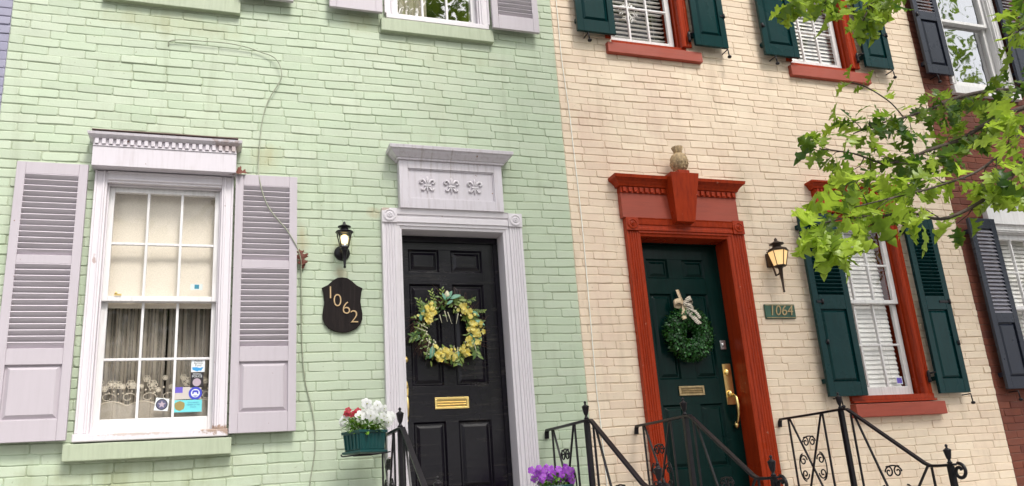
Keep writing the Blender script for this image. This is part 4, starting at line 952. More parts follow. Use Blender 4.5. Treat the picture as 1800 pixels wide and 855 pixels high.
# --- boxwood wreath on the green door
bc = Vector((3.722, 0.10, 2.792))
bwz = thing('boxwood_wreath', 'round dense green boxwood wreath on the dark green door', 'wreath', tuple(bc))
b = MB(); R0, r0 = 0.142, 0.094
ring = [(R0*cos(t), 0.004, R0*sin(t)) for t in [i*2*pi/36 for i in range(37)]]
b.tube(ring, r0*0.62, 10, flat=0.75); b.build('core', plain('dark_moss', (0.006, 0.02, 0.006), 0.9), bwz)
b = MB()
for i in range(4200):
    t = rnd.uniform(0, 2*pi); q = rnd.uniform(0, 2*pi); rr = r0*rnd.uniform(0.62, 1.0)
    c0 = Vector((R0*cos(t), 0, R0*sin(t))); rad = Vector((cos(t), 0, sin(t)))
    n = rad*cos(q)+Vector((0, -1, 0))*sin(q)
    if n.y > 0.45: continue
    p = c0+Vector((n.x*rr, n.y*rr*0.72, n.z*rr))
    d = (n*0.45+Vector((rnd.gauss(0, .7), rnd.gauss(0, .7), rnd.gauss(0, .7)))).normalized()
    leaf(b, p, d, n, rnd.uniform(0.018, 0.028), OVAL, 1.2, 0.2, 0.2, rnd.random()**1.4)
b.build('leaves', 'boxleaf', bwz, recalc=False)
# bow hung above
bow = thing('ribbon_bow', 'tan and striped ribbon bow holding the boxwood wreath', 'bow', (3.70, 0.09, 3.03)); bow.scale = (0.84, 0.84, 0.84)
def strip(b, pts, w, side):
    side = Vector(side).normalized(); vs = []; 
    for p in pts: vs += [Vector(p)-side*w/2, Vector(p)+side*w/2]
    b.add(vs, [(2*i, 2*i+1, 2*i+3, 2*i+2) for i in range(len(pts)-1)], True)
def sol(o, th=0.002):
    m = o.modifiers.new('solid', 'SOLIDIFY'); m.thickness = th; return o
b = MB(); strip(b, smooth([(-0.02,0.05,0.19),(-0.012,0.03,0.12),(0,0.0,0.03)]), 0.035, (1,0,0.1)); strip(b, smooth([(-0.005,0.05,0.19),(0.0,0.03,0.12),(0,0.0,0.03)]), 0.02, (0,1,0)); sol(b.build('hanging_loop', 'ribbon', bow))
b = MB(); strip(b, smooth([(0,-0.005,0.02),(-0.05,-0.03,0.055),(-0.105,-0.025,0.045),(-0.11,0.0,0.02),(-0.06,0.005,0.005),(0,0,0.01)]), 0.055, (0.1,0.25,1)); sol(b.build('loop', 'ribbon', bow))
b = MB(); strip(b, smooth([(0,-0.005,0.02),(0.04,-0.03,0.07),(0.085,-0.025,0.085),(0.10,0.0,0.05),(0.06,0.005,0.02),(0,0,0.01)]), 0.05, (-0.2,0.25,1)); sol(b.build('loop', 'stripe', bow))
b = MB(); strip(b, smooth([(0,-0.005,0.02),(0.05,-0.04,0.01),(0.09,-0.03,-0.03),(0.10,0.0,-0.05),(0.05,0.0,-0.02),(0,0,0.0)]), 0.045, (0.4,0.2,1)); sol(b.build('loop', 'stripe', bow))
b = MB(); strip(b, smooth([(0,-0.02,0.02),(-0.02,-0.035,-0.04),(-0.05,-0.06,-0.10),(-0.055,-0.085,-0.145)]), 0.055, (1,0,0.35)); sol(b.build('tail', 'ribbon', bow))
b = MB(); strip(b, smooth([(0.005,-0.02,0.02),(0.02,-0.04,-0.05),(0.05,-0.075,-0.12),(0.10,-0.10,-0.20)]), 0.055, (1,0,0.25)); strip(b, smooth([(0.0,-0.02,0.02),(0.05,-0.04,-0.03),(0.09,-0.07,-0.07),(0.12,-0.09,-0.14)]), 0.035, (1,0,0.5)); sol(b.build('tail', 'stripe', bow))
b = MB(); b.lathe((0, -0.03, 0.018), [(0.004, -0.022), (0.018, -0.018), (0.022, 0), (0.018, 0.018), (0.004, 0.022)], 12); b.build('knot', 'stripe', bow)
# --- flower wreath on the black door
fc = Vector((1.618, 0.095, 2.842))
fw = thing('flower_wreath', 'twig wreath of yellow blossoms and teal leaves on the black door', 'wreath', tuple(fc))
FR = 0.212
b = MB()
for i in range(60):
    a0 = rnd.uniform(0, 2*pi); ln = rnd.uniform(0.8, 2.4); rr = FR+rnd.gauss(0, 0.018); y = rnd.gauss(0, 0.012)
    pts = []
    for k in range(9):
        a = a0+ln*k/8; q = rr+0.012*sin(k*1.3+i)+(0.05*(k/8)**3 if i % 2 else 0)
        pts.append((q*cos(a), y, q*sin(a)))
    b.tube(pts, 0.0028, 4)
for i in range(150):
    a = rnd.choice((rnd.uniform(-0.5, 1.5), rnd.uniform(2.6, 3.9), rnd.uniform(0, 6.28))); q = FR+0.02
    p = Vector((q*cos(a), rnd.uniform(-0.03, 0.02), q*sin(a))); d = Vector((cos(a+rnd.uniform(0.2, 1.1)), rnd.uniform(-0.3, 0.1), sin(a+rnd.uniform(0.2, 1.1))))
    L = rnd.uniform(0.05, 0.13); b.tube([p, p+d*L*0.5+Vector((0, 0, 0.01)), p+d*L], [0.0015, 0.001, 0.0006], 3)
b.build('twigs', 'twig', fw)
def sprig(b, a, q, L, dirang, n, ll, tint, out=OVAL, wide=0.7):
    p = Vector((q*cos(a), -0.03, q*sin(a))); d = Vector((cos(dirang), -0.25, sin(dirang))).normalized()
    for i in range(n):
        u = i/max(1, n-1); pp = p+d*L*u; sd = Vector((-d.z, 0, d.x))*(1 if i % 2 else -1)
        leaf(b, pp, d*0.8+sd*0.7+Vector((0, rnd.uniform(-.3, .2), 0)), (0, -1, 0.2), ll*rnd.uniform(0.8, 1.1), out, wide, 0.2, 0.2, min(1, max(0, tint+rnd.gauss(0, .2))))
b = MB()
for (deg, q, L, dd, n, ll, tn) in ((100,.22,.09,95,7,.035,.7),(118,.22,.10,105,9,.032,.8),(60,.22,.11,20,14,.026,.5),(40,.22,.12,-5,16,.024,.6),(20,.22,.07,-20,10,.024,.4),(330,.22,.10,280,8,.06,.4),(300,.2,.10,250,7,.05,.5),(270,.2,.08,300,6,.05,.2),(240,.2,.08,200,6,.045,.3),(205,.21,.11,165,9,.03,.3),(190,.22,.08,200,6,.06,.2),(150,.22,.12,110,10,.04,.6),(130,.21,.06,170,5,.06,.3),(10,.16,.06,60,5,.07,.35),(350,.16,.06,70,5,.07,.25),(75,.2,.05,40,5,.06,.6),(255,.16,.05,250,4,.07,.2)):
    sprig(b, radians(deg), q, L, radians(dd), n, ll, tn)
for i in range(420):
    a = rnd.uniform(0, 2*pi); q = FR+rnd.gauss(0, 0.028); p = (q*cos(a), rnd.uniform(-0.045, 0.01), q*sin(a)); dd = rnd.uniform(0, 2*pi)
    leaf(b, p, (cos(dd), rnd.uniform(-.5, .2), sin(dd)), (0, -1, 0.3), rnd.uniform(0.020, 0.045), OVAL, 0.7, 0.2, 0.3, rnd.random())
b.build('green_leaves', 'wleaf', fw, recalc=False)
b = MB()
for (deg, q, dd, ll) in ((92,.225,60,.08),(85,.23,25,.09),(95,.22,110,.06),(80,.22,210,.06),(160,.23,70,.07),(165,.22,110,.06),(345,.17,290,.09),(335,.19,260,.08),(15,.22,-20,.08),(225,.19,260,.09),(232,.2,240,.08),(290,.19,240,.07),(350,.21,310,.08),(35,.23,-30,.07)):
    a = radians(deg); leaf(b, (q*cos(a), -0.055, q*sin(a)), (cos(radians(dd)), -0.2, sin(radians(dd))), (0, -1, 0.5), ll, OVAL, 0.8, 0.2, 0.25, rnd.random())
b.build('teal_leaves', 'tealleaf', fw, recalc=False)
b = MB()
for (deg, q, n, sp) in ((150,.20,9,.035),(140,.17,6,.03),(165,.16,4,.02),(50,.19,8,.035),(30,.20,9,.035),(5,.20,10,.04),(350,.21,10,.035),(325,.19,9,.035),(305,.21,9,.03),(265,.19,10,.035),(250,.20,9,.035),(280,.23,5,.03),(335,.24,4,.03),(245,.24,5,.03),(130,.22,5,.03)):
    a = radians(deg)
    for i in range(int(n*1.5)):
        p = Vector((q*cos(a)+rnd.gauss(0, sp*.6), -0.055+rnd.uniform(-.02, .02), q*sin(a)+rnd.gauss(0, sp*.6)))
        petalflower(b, p, (rnd.gauss(0, .4), -1, rnd.gauss(0.1, .4)), rnd.uniform(0.011, 0.023), rnd, 5, 0.45)
b.build('yellow_blossoms', 'yellow', fw, recalc=False)
b = MB()
for (x, z, L, ang) in ((-0.03,.13,.08,-80),(-0.005,.12,.09,-75),(0.075,.11,.08,-105),(-0.16,-.10,.12,-105),(-0.13,-.12,.10,-100),(0.03,-.14,.10,-95),(0.06,-.15,.09,-100),(-0.19,-0.02,.07,160),(-0.17,0.0,.09,150),(-0.07,.10,.06,-80),(0.19,-.12,.06,-80)):
    for i in range(11):
        u = i/10; p = (x+L*u*cos(radians(ang)), -0.055-0.01*u, z+L*u*sin(radians(ang))); r = 0.0055*(1-u*0.5); b.lathe(p, [(0.0005, -r), (r, 0), (0.0005, r)], 6)
for i in range(34):
    a = rnd.choice((radians(225), radians(170), radians(200), radians(320), rnd.uniform(0, 6.28)))+rnd.gauss(0, .15); q = FR-0.03+rnd.gauss(0, 0.03)
    b.lathe((q*cos(a), -0.055, q*sin(a)), [(0.001, -0.007), (0.007, 0), (0.001, 0.007)], 8)
b.lathe((0.0, -0.04, 0.235), [(0.004, 0), (0.022, 0.012), (0.024, 0.030), (0.010, 0.055), (0.001, 0.062)], 10)
b.build('ivory_blossoms', 'ivory', fw)

# ================================================================ iron railings
def spiral(b, cy, cz, r0, a0, turns, sgn, r=0.0055, n=22):
    pts = []
    for i in range(n):
        u = i/(n-1); a = a0+sgn*turns*2*pi*u; rr = r0*(1-0.80*u); pts.append((0, cy+rr*cos(a), cz+rr*sin(a)))
    b.tube(pts, r, 6, flat=1.0)
def make_railing():
    root = thing('iron_railing', 'black wrought iron railing', 'railing', (0, 0, 0), 'black iron stoop railings')
    P = lambda y, z: (0, y, z)
    HZ = 2.045; bw_ = 0.010
    h = MB()
    def flatbar(b, pts, w, t):
        # rectangular handrail section, w wide in x, t high
        vs = []; N = len(pts)
        for i, (y, z) in enumerate(pts):
            a = Vector(pts[max(i-1, 0)]); c = Vector(pts[min(i+1, N-1)]); d = (c-a).normalized(); n = Vector((-d.y, d.x)); n = n if n.y > 0 else -n
            for sx, st in ((-1, 0), (1, 0), (1, -1), (-1, -1)): vs.append((sx*w/2, y+n.x*st*t, z+n.y*st*t))
        fs = [(0,1,2,3), tuple(4*(N-1)+k for k in (3,2,1,0))]
        for i in range(N-1):
            for k in range(4): fs.append((4*i+k, 4*(i+1)+k, 4*(i+1)+(k+1)%4, 4*i+(k+1)%4))
        b.add(vs, fs)
    flatbar(h, [(-0.004, 1.985), (-0.012, 2.03), (-0.035, 2.053), (-0.40, 2.050), (-0.76, 2.050), (-0.84, 2.046), (-0.875, 2.026), (-1.49, 1.617), (-1.53, 1.600), (-1.60, 1.597), (-1.70, 1.597)], 0.032, 0.017)
    e = []
    for i in range(20):
        u = i/19; a = radians(95)-u*radians(430); rr = 0.052*(1-0.62*u); e.append((-1.755-0.0-rr*cos(a)*1.0, 1.545+rr*sin(a)))
    flatbar(h, [(-1.70, 1.597), (-1.73, 1.597)], 0.032, 0.014)
    h.build('handrail', 'iron', root, bevel=0.003)
    s = MB(); s.tube([(0, y, z) for y, z in e], 0.011, 8, flat=1.0); s.build('end_scroll', 'iron', root)
    for (y, zt) in ((-0.775, 2.034), (-1.69, 1.582)):
        zb = 1.40 if y > -1 else 0.85
        p = MB(); p.box(-0.0165, 0.0165, y-0.0165, y+0.0165, zb-0.02, zt); p.build('post', 'iron', root, bevel=0.002)
        f = MB(); f.lathe((0, y, zt+0.018), [(0.012, -0.004), (0.018, 0.002), (0.010, 0.012), (0.009, 0.022), (0.014, 0.030), (0.019, 0.050), (0.024, 0.078), (0.026, 0.082), (0.020, 0.086), (0.008, 0.094), (0.006, 0.100), (0.010, 0.106), (0.008, 0.114), (0.001, 0.120)], 14); f.build('finial', 'iron', root)
    def bar(y0, z0, y1, z1):
        p = MB(); d = Vector((0, y1-y0, z1-z0)); L = d.length; a = math.atan2(-(y1-y0), (z1-z0))
        p.rbox((0, (y0+y1)/2, (z0+z1)/2), (0.012, 0.012, L), (a, 0, 0)); return p.build('picket', 'iron', root)
    low = lambda y: 1.47 if y > -0.78 else 1.47+(y+0.78)*0.664-0.02
    bar(-0.135, 2.036, -0.135, low(-0.13)); bar(-0.155, 2.036, -0.44, low(-0.44)); bar(-0.545, 2.036, -0.27, low(-0.27)); bar(-0.565, 2.036, -0.565, low(-0.56))
    bar(-0.875, 1.998, -0.875, low(-0.875)); bar(-0.91, 1.985, -1.24, low(-1.24)); bar(-1.505, 1.592, -1.16, low(-1.16)); bar(-1.535, 1.582, -1.535, low(-1.535))
    b1 = MB(); flatbar(b1, [(-0.004, 1.47), (-0.76, 1.47)], 0.026, 0.012); flatbar(b1, [(-0.79, 1.44), (-1.675, 0.86)], 0.026, 0.012); b1.build('lower_rail', 'iron', root)
    # scroll clusters
    def cluster(cy, cz):
        sc = MB()
        # arch with two inner curls above the crossing, then four larger curls round it
        spiral(sc, cy+0.042, cz+0.185, 0.040, radians(60), 1.25, 1); spiral(sc, cy-0.042, cz+0.185, 0.040, radians(120), 1.25, -1)
        sc.tube([(0, cy+0.078*cos(t), cz+0.185+0.042*sin(t)) for t in [pi*k/10 for k in range(11)]], 0.0055, 6)
        for sg in (-1, 1):
            spiral(sc, cy+sg*0.105, cz+0.045, 0.045, radians(180 if sg > 0 else 0), 1.35, -sg); spiral(sc, cy+sg*0.105, cz-0.060, 0.045, radians(180 if sg > 0 else 0), 1.35, sg)
            sc.tube([(0, cy+sg*(0.105+0.055*cos(t)), cz-0.008+0.105*sin(t)) for t in [-pi/2+pi*k/12 for k in range(13)]], 0.0055, 6)
        spiral(sc, cy+0.035, cz-0.19, 0.036, radians(300), 1.2, -1); spiral(sc, cy-0.035, cz-0.19, 0.036, radians(240), 1.2, 1)
        sc.lathe((0, cy, cz), [(0.001, -0.015), (0.014, 0), (0.001, 0.015)], 8)
        sc.build('scroll', 'iron', root)
    cluster(-0.350, 1.655); cluster(-1.19, 1.385)
    return root
R = make_railing()
labs = [(1.055, 'black iron railing left of the black door, with the flower box hooked on it'), (2.319, 'black iron railing right of the black door, with purple petunias on it'),
        (3.071, 'black iron railing crossing in front of the left side of the dark green door'), (4.404, 'black iron railing below the red framed window, right of the red door')]
for i, (x, lb) in enumerate(labs):
    o = R if i == 0 else copy_tree(R)
    o.location = (x, 0, 0); o['label'] = lb
    
# stoops
for (xa, xb, lb) in ((1.0, 2.375, 'concrete stoop below the black door'), (3.015, 4.46, 'concrete stoop below the dark green door')):
    b = MB(); pts = [(-0.002, GZ+0.004), (-0.002, 1.38), (-0.86, 1.38)]
    z = 1.38; y = -0.86
    for k in range(4): z -= 0.176; pts += [(y, z), (y-0.28, z)]; y -= 0.28
    pts += [(y, GZ+0.004)]; b.prism_x(pts, xa, xb); o = b.build('stoop', 'concrete', bevel=0.008); tag(o, lb, 'steps', 'concrete stoops'); 

# ================================================================ flower box
fb = thing('flower_box', 'dark teal plastic flower box hooked on the left railing', 'planter', (0, 0, 0))
A_, B_, C_ = Vector((0.757, -0.30)), Vector((0.845, -0.50)), Vector((1.042, -0.405)); D_ = C_+(A_-B_)
ctr = (A_+B_+C_+D_)/4
def ringz(k, z): return [((ctr+(q-ctr)*k).x, (ctr+(q-ctr)*k).y, z) for q in (A_, B_, C_, D_)]
b = MB(); vs = ringz(0.86, 1.945)+ringz(0.95, 2.055)+ringz(0.90, 2.056)+ringz(0.86, 1.99)
fs = [(3,2,1,0)]
for l in range(3):
    for k in range(4): fs.append((l*4+k, l*4+(k+1)%4, (l+1)*4+(k+1)%4, (l+1)*4+k))
fs.append((12,13,14,15)); b.add(vs, fs); b.build('tub', 'planter', fb, bevel=0.003)
b = MB(); vs = ringz(1.02, 2.052)+ringz(1.03, 2.070)+ringz(0.93, 2.070)+ringz(0.93, 2.052)
b.add(vs, [f for l in range(4) for k in range(4) for f in [(l*4+k, l*4+(k+1)%4, ((l+1)%4)*4+(k+1)%4, ((l+1)%4)*4+k)]]); b.build('rim', 'planter', fb, bevel=0.002)
b = MB(); vs = ringz(1.0, 1.928)+ringz(1.0, 1.940)+ringz(0.9, 1.944)+ringz(0.9, 1.924)
b.add(vs, [(3,2,1,0),(12,13,14,15)] + [f for l in (0,1) for k in range(4) for f in [(l*4+k, l*4+(k+1)%4, ((l+1)%4)*4+(k+1)%4, ((l+1)%4)*4+k)]]+[(12+k,12+(k+1)%4,(k+1)%4,k) for k in range(4)]); b.build('saucer', 'planter', fb, bevel=0.002)
b = MB()   # slots on the end face and ribs on the long face
for i in range(5):
    u = 0.10+0.2*i; p0 = A_.lerp(B_, u); q = ctr+(p0-ctr)*0.965; q2 = ctr+(p0-ctr)*0.895
    b.tube([(q2.x, q2.y, 1.952), (q.x, q.y, 2.046)], 0.006, 4, sm=False)
for i in range(7):
    u = 0.08+0.14*i; p0 = B_.lerp(C_, u); q = ctr+(p0-ctr)*0.945; q2 = ctr+(p0-ctr)*0.865
    b.tube([(q2.x, q2.y, 1.952), (q.x, q.y, 2.046)], 0.003, 4, sm=False)
b.build('ribs', 'planter', fb)
b = MB(); b.tube(smooth([(0.745,-0.36,1.925),(0.752,-0.37,1.912),(0.80,-0.42,1.912),(0.90,-0.45,1.915),(1.00,-0.44,1.918),(1.055,-0.43,1.925)]), 0.0045, 6); b.tube([(0.85,-0.46,1.915),(0.83,-0.32,1.915),(0.95,-0.28,1.918),(1.055,-0.28,1.93)], 0.0045, 6); b.tube([(1.05,-0.30,1.93),(1.05,-0.30,2.04)], 0.0045, 6)
b.build('bracket', 'iron', fb)
rebase(fb, (ctr.x, ctr.y, 1.92))
def flowers(name, label, c, rx, ry, z0, z1, nleaf, heads, seed, mats, leafmat_='plantleaf'):
    rnd = random.Random(seed); t = thing(name, label, 'flowers', (c[0], c[1], z0))
    b = MB()
    for i in range(nleaf):
        a = rnd.uniform(0, 2*pi); q = rnd.random()**0.5; h = rnd.random(); z = (z1-z0)*h*(1-0.35*q)
        p = (rx*q*cos(a)*(0.8+0.35*h), ry*q*sin(a)*(0.8+0.35*h), z)
        leaf(b, p, (cos(a)*0.9+rnd.gauss(0, .5), sin(a)*0.9+rnd.gauss(0, .5), rnd.uniform(-0.2, 0.9)), (0, 0, 1), rnd.uniform(0.030, 0.055), OVAL, 0.75, 0.2, 0.35, rnd.random())
    for i in range(26):
        a = rnd.uniform(0, 2*pi); q = rnd.random()**0.5; b.cur = 0.3; b.tube([(rx*.5*q*cos(a), ry*.5*q*sin(a), 0), (rx*q*cos(a), ry*q*sin(a), (z1-z0)*0.8)], 0.002, 4)
    b.build('leaves', leafmat_, t, recalc=False)
    for hd, m, nm in heads:
        b = MB()
        for (x, y, z, r) in hd:
            n = Vector((x*1.5+rnd.gauss(0, .2), -0.9+rnd.gauss(0, .2), 0.15+rnd.gauss(0, .2)))
            petalflower(b, (x, y, z), n, r, rnd, 5, 0.25)
            b.cm = 1; b.lathe((x+n.x*0.008, y+n.y*0.008, z+n.z*0.008), [(0.001, -r*0.14), (r*0.15, 0), (0.001, r*0.14)], 6); b.cm = 0
        b.build(nm, [m, 'throat'], t, recalc=False)
    return t
r = random.Random(3)
white = [(r.uniform(-0.05, 0.13), r.uniform(-0.13, 0.06), 0.12+r.uniform(-0.03, 0.085), r.uniform(0.024, 0.034)) for _ in range(17)]
white += [(-0.045, -0.12, 0.115, 0.034), (-0.135, -0.02, 0.10, 0.03), (-0.14, 0.0, 0.085, 0.028), (0.14, -0.05, 0.10, 0.034), (0.17, -0.03, 0.09, 0.034), (0.18, 0.0, 0.12, 0.034), (0.02, -0.14, 0.11, 0.034), (0.15, -0.06, 0.07, 0.03)]
redf = [(-0.09+r.uniform(-0.035, 0.05), -0.04+r.uniform(-.03, .03), 0.150+r.uniform(-0.025, 0.02), 0.021) for _ in range(8)]
flowers('petunia_plant', 'white petunias with a few crimson ones growing in the teal flower box', (ctr.x, ctr.y), 0.125, 0.125, 2.045, 2.19, 420, [(white, 'wpetal', 'white_blossoms'), (redf, 'rpetal', 'crimson_blossoms')], 8, None)
# purple basket on second railing
pb = thing('flower_box', 'small dark planter holding purple petunias, mostly below the picture', 'planter', (2.16, -0.50, 1.50))
b = MB(); b.lathe((0, 0, 0), [(0.085, 0.0), (0.10, 0.03), (0.125, 0.125), (0.133, 0.127), (0.133, 0.14), (0.118, 0.14), (0.115, 0.10)], 20); b.build('tub', 'planter', pb)
b = MB(); b.tube(smooth([(0.12, 0.0, 0.06), (0.0, 0.13, 0.10), (-0.06, 0.14, 0.20), (-0.075, 0.14, 0.245), (-0.05, 0.13, 0.262), (-0.022, 0.12, 0.248), (-0.02, 0.12, 0.225)]), 0.006, 6); b.tube([(0.12,0,0.06),(0.155,0.0,0.06)], 0.006, 6); b.build('hook', 'iron', pb)
pf = [(r.uniform(-0.13, 0.13), r.uniform(-0.12, 0.1), 0.07+r.uniform(-0.05, 0.055)+0.02, r.uniform(0.017, 0.026)) for _ in range(64)]
flowers('petunia_plant', 'bright purple petunias spilling over the lower edge of the picture', (2.16, -0.50), 0.12, 0.12, 1.62, 1.72, 200, [(pf, 'ppetal', 'purple_blossoms')], 9, None)
# dead leaves caught on shutter and wall
for (x, y, z, d, L, lb) in ((0.135, -0.075, 3.966, (-1, -0.3, 0.15), 0.13, 'curled brown dead leaf lying on top of the right shutter'), (0.50, -0.02, 3.42, (0.25, -0.5, -1), 0.14, 'brown dead leaf caught behind the cable at the right shutter edge')):
    b = MB(); leaf(b, (0, 0, 0), d, (0, -1, 0.6), L, OAK, 0.9, 0.6, 0.5, 0.5); o = sol(b.build('dead_leaf', 'deadleaf', recalc=False), 0.001); o.location = (x, y, z); tag(o, lb, 'leaf')

# ================================================================ OAK in front of the houses
oak = thing('oak_tree', 'street oak with bright green lobed leaves hanging in from the right', 'tree', (6.4, -3.2, GZ))
OB = Vector((6.4, -3.2, GZ))
def put(b, name, mat, rec=True, par=None):
    o = b.build(name, mat, oak, recalc=rec); o.location = -OB; return o
b = MB(); b.tube(smooth([(6.4,-3.2,GZ-0.1),(6.42,-3.2,1.2),(6.36,-3.25,3.0),(6.45,-3.3,5.0),(6.3,-3.5,7.0),(6.2,-3.6,9.0)]), [0.26-0.0062*i for i in range(31)], 14); put(b, 'trunk', 'bark')
BR = {
'A': [(6.42,-3.28,4.6),(5.8,-2.7,4.25),(5.152,-2.4,3.987),(4.605,-2.45,3.865),(4.237,-2.5,3.753),(4.034,-2.5,3.669),(3.681,-2.6,3.526),(3.466,-2.65,3.453),(3.194,-2.7,3.342)],
'B': [(6.40,-3.28,4.0),(5.4,-3.0,3.80),(4.54,-2.8,3.606),(4.216,-2.7,3.496),(4.082,-2.6,3.421),(3.827,-2.6,3.337),(3.661,-2.6,3.276),(3.467,-2.6,3.225),(3.166,-2.7,3.223),(2.947,-2.7,3.234)],
'C': [(6.38,-3.25,3.6),(5.0,-3.2,3.5),(4.16,-3.0,3.199),(3.858,-2.95,2.971),(3.501,-2.9,2.804),(3.257,-2.9,2.818),(3.036,-2.9,2.791),(2.825,-2.9,2.77),(2.64,-2.95,2.717)],
'D': [(5.4,-3.15,3.68),(4.6,-3.15,3.55),(4.09,-3.1,3.348),(3.894,-3.05,3.191),(3.666,-3.0,3.035),(3.334,-3.0,2.923),(3.03,-3.0,2.847),(2.813,-3.0,2.793)],
'E': [(6.43,-3.3,5.1),(5.2,-3.0,5.15),(4.3,-2.8,4.9),(3.795,-2.8,4.508),(3.512,-2.85,4.236),(3.297,-2.9,4.025),(3.192,-2.9,3.87)],
'F': [(3.795,-2.8,4.508),(3.512,-2.85,4.300),(3.121,-2.9,4.129),(2.921,-2.9,4.055),(2.764,-2.9,3.998)],
'G': [(6.0,-3.2,4.5),(5.2,-3.1,4.35),(4.51,-3.0,4.094),(4.284,-3.0,3.951),(4.08,-3.0,3.852)],
}
r0s = dict(A=.020, B=.017, C=.013, D=.009, E=.020, F=.008, G=.013)
for k, pts in BR.items():
    b = MB(); sp = smooth(pts, 6); N = len(sp); b.tube(sp, [r0s[k]*(1-i/N)**1.1+0.0028 for i in range(N)], 8); put(b, 'branch', 'bark')
rnd = random.Random(21)
lb_ = MB(); tb = MB(); LS = 1.24
def whorl(tip, d, n, L, bright, droop=0.2):
    tip = Vector(tip); d = Vector(d).normalized()
    for i in range(n):
        a = 2*pi*i/n+rnd.uniform(-.4, .4); u = d.orthogonal().normalized(); v = d.cross(u)
        dd = d*rnd.uniform(0.3, 0.9)+(u*cos(a)+v*sin(a))*rnd.uniform(0.6, 1.0)+Vector((0, 0, -droop))
        nn = Vector((rnd.gauss(0, .7), rnd.gauss(-0.15, .75), 1.0))
        st = tip+dd.normalized()*0.012
        leaf(lb_, st, dd, nn, LS*L*rnd.uniform(0.65, 1.1), OAK, rnd.uniform(0.85, 1.1), rnd.uniform(-0.1, 0.8), rnd.uniform(-0.2, 0.9), min(1, max(0, rnd.gauss(bright, 0.30))))
def twig(p, d, L, bright, n=5, size=0.115):
    p = Vector(p); d = Vector(d).normalized(); e = p+d*L+Vector((0, 0, -0.03*L))
    mid = (p+e)/2+Vector((rnd.gauss(0, .01), rnd.gauss(0, .01), rnd.gauss(0, .01)))
    tb.tube([p, mid, e], [0.0034, 0.0026, 0.0018], 5)
    whorl(e, d, n, size, bright)
    if L > 0.10: whorl(mid, d, 2, size*0.9, bright-0.1)
def along(key, u0, u1, count, spread, bright, size=0.115, ln=(0.06, 0.2), n=5, up=0.0):
    sp = smooth(BR[key], 6); N = len(sp)
    for i in range(count):
        u = u0+(u1-u0)*(i+rnd.random())/count; q = sp[min(N-1, int(u*(N-1)))]; q2 = sp[min(N-1, int(u*(N-1))+1)]
        t = Vector(q2)-Vector(q); t = t.normalized() if t.length > 0 else Vector((-1, 0, 0))
        d = t*rnd.uniform(0.2, 1.0)+Vector((rnd.gauss(0, .5), rnd.gauss(0, .5), rnd.gauss(up, .55)))*spread
        twig(q, d, rnd.uniform(*ln), bright, n, size)
along('A', 0.25, 0.97, 24, 0.8, 0.12, 0.095, (0.04, 0.17), 4)
along('B', 0.22, 0.97, 26, 0.8, 0.24, 0.10, (0.04, 0.18), 4)
along('C', 0.22, 0.92, 16, 0.7, 0.6, 0.115, (0.05, 0.15), 4, 0.1)
along('D', 0.22, 0.95, 18, 0.75, 0.85, 0.115, (0.05, 0.15), 4, 0.1)
along('E', 0.45, 1.0, 12, 0.9, 0.50, 0.115, (0.05, 0.15), 4)
along('F', 0.25, 1.0, 11, 0.8, 0.45, 0.11, (0.04, 0.12), 4)
along('G', 0.45, 1.0, 7, 0.8, 0.35, 0.11, (0.04, 0.14), 4)
def tips(pts, bright, n=6, size=0.12):
    for (x, y, z, dx, dz) in pts: whorl((x, y, z), (dx, rnd.uniform(-.3, .3), dz), n, size, bright)
tips([(2.64,-2.95,2.717,-0.6,-0.4),(2.66,-2.95,2.70,-0.1,-1),(2.70,-2.95,2.60,0.1,-1),(2.68,-2.92,2.78,-0.5,0.6),(2.76,-2.95,2.66,0.2,-1),(2.60,-2.95,2.66,-0.5,-1)], 0.9, 6, 0.122)
tips([(3.194,-2.7,3.342,-1,0.3),(3.12,-2.7,3.40,-1,0.5),(2.947,-2.7,3.234,-1,0.1),(3.0,-2.7,3.30,-1,0.6),(3.05,-2.7,3.14,-1,-0.5)], 0.6, 4, 0.085)
b = MB(); b.tube(smooth([(3.681,-2.6,3.526),(3.60,-2.6,3.62),(3.45,-2.6,3.70),(3.34,-2.6,3.72)]), [0.004]*18+[0.002], 5); put(b, 'branch', 'bark')
tips([(3.45,-2.6,3.70,-0.3,1),(3.34,-2.6,3.72,-1,0.2),(3.58,-2.6,3.66,0.2,1)], 0.7, 3, 0.08)

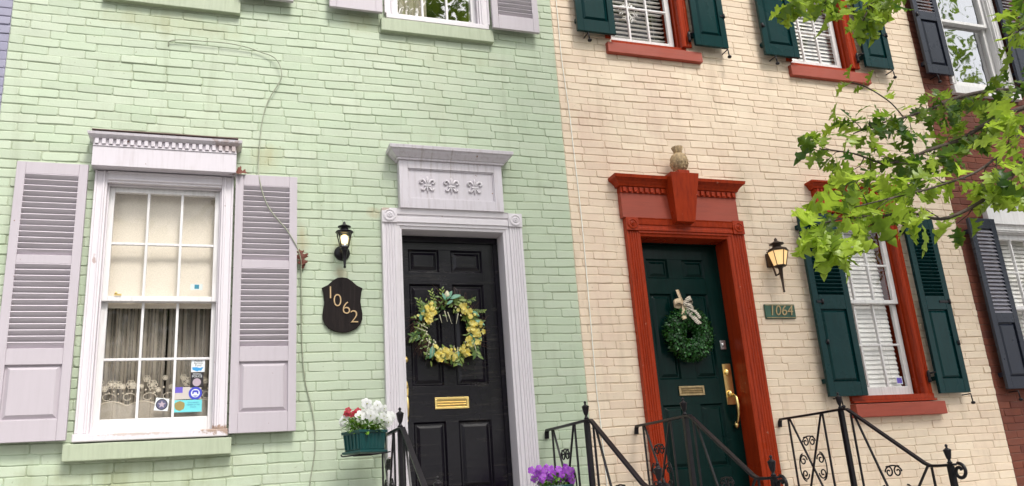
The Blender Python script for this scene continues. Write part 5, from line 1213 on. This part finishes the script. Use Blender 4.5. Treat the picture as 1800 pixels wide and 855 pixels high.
# upper crown, out of the picture: seen only mirrored in the panes
cr = random.Random(77)
SIMPLE = [(.02,0),(.20,.25),(.08,.35),(.34,.48),(.10,.58),(.24,.75),(0,1)]
lobes = []
for i in range(26):
    a = cr.uniform(0, 2*pi); q = cr.random()**0.5*2.9; lobes.append((5.6+q*cos(a)*1.15, -4.3+q*sin(a)*0.62, 8.0+cr.uniform(-1.3, 1.6), cr.uniform(0.6, 1.0)))
lobes += [(2.6,-3.6,7.9,0.9),(3.1,-5.2,8.9,1.0),(2.2,-4.6,8.9,0.8),(3.4,-4.2,7.7,0.9),(2.9,-6.0,9.6,0.9)]
for (lx, ly, lz, lr) in lobes:
    for k in range(150):
        v = Vector((cr.gauss(0, 1), cr.gauss(0, 1), cr.gauss(0, 1))).normalized()*lr*cr.random()**0.4
        leaf(lb_, (lx+v.x, ly+v.y, lz+v.z*0.75), (cr.gauss(0, 1), cr.gauss(0, 1), cr.gauss(-.3, .6)), (cr.gauss(0, .5), cr.gauss(0, .5), 1), cr.uniform(0.13, 0.19), SIMPLE, 1.0, 0.2, 0.2, cr.uniform(0.1, 0.6))
for i in range(9):
    l = lobes[i*2]; b = MB(); b.tube(smooth([(6.3,-3.5,6.2+0.25*i),((6.3+l[0])/2,(-3.5+l[1])/2,(6.6+l[2])/2),(l[0],l[1],l[2])]), [0.07-0.005*k for k in range(13)], 7); put(b, 'branch', 'bark')
lb_.cm = 1; lb_.add(tb.v, tb.f, True); put(lb_, 'crown', ['leaf', 'bark'], False)

# trees across the street, seen mirrored in the panes
def far_tree(x, y, h, seed, label, nl=22, lf=1.0):
    r = random.Random(seed); t = thing('street_tree', label, 'tree', (x, y, GZ-0.1), 'trees across the street')
    b = MB(); b.tube([(0,0,0),(0.05,0,h*0.3),(0,0.1,h*0.6)], [0.28,0.22,0.12], 10)
    for k in range(6):
        a = k*1.05; b.tube([(0.03,0,h*0.32+0.2*k),(1.1*cos(a),1.1*sin(a),h*0.5+0.2*k)], [0.10,0.04], 6)
    b.build('trunk', 'bark', t)
    b = MB()
    for k in range(nl):
        a = r.uniform(0, 2*pi); q = r.random()**0.5*h*0.22; c = Vector((q*cos(a), q*sin(a), h*(0.45+0.5*r.random()))); lr = r.uniform(0.7, 1.3)
        for j in range(int(90/lf**1.4)):
            v = Vector((r.gauss(0, 1), r.gauss(0, 1), r.gauss(0, 1))).normalized()*lr*r.random()**0.35
            leaf(b, c+v, (r.gauss(0, 1), r.gauss(0, 1), r.gauss(0, 1)), (r.gauss(0, .6), r.gauss(0, .6), 1), lf*r.uniform(0.25, 0.42), SIMPLE if lf < 1 else OVAL, 1.2, 0.2, 0.2, r.uniform(0.0, 0.5))
    b.build('crown', 'leaf', t, recalc=False); return t
far_tree(-1.5, -14.2, 8.5, 1, 'tall leafy tree opposite the green house'); far_tree(5.5, -14.6, 9.5, 2, 'broad leafy tree opposite the cream house'); far_tree(13.5, -14.0, 8.0, 3, 'leafy tree opposite the red brick house')
far_tree(12.4, -3.8, 10.5, 6, 'thin crowned kerb tree further up the street, right of the red brick house', 14, 0.5)['group'] = 'kerb trees'
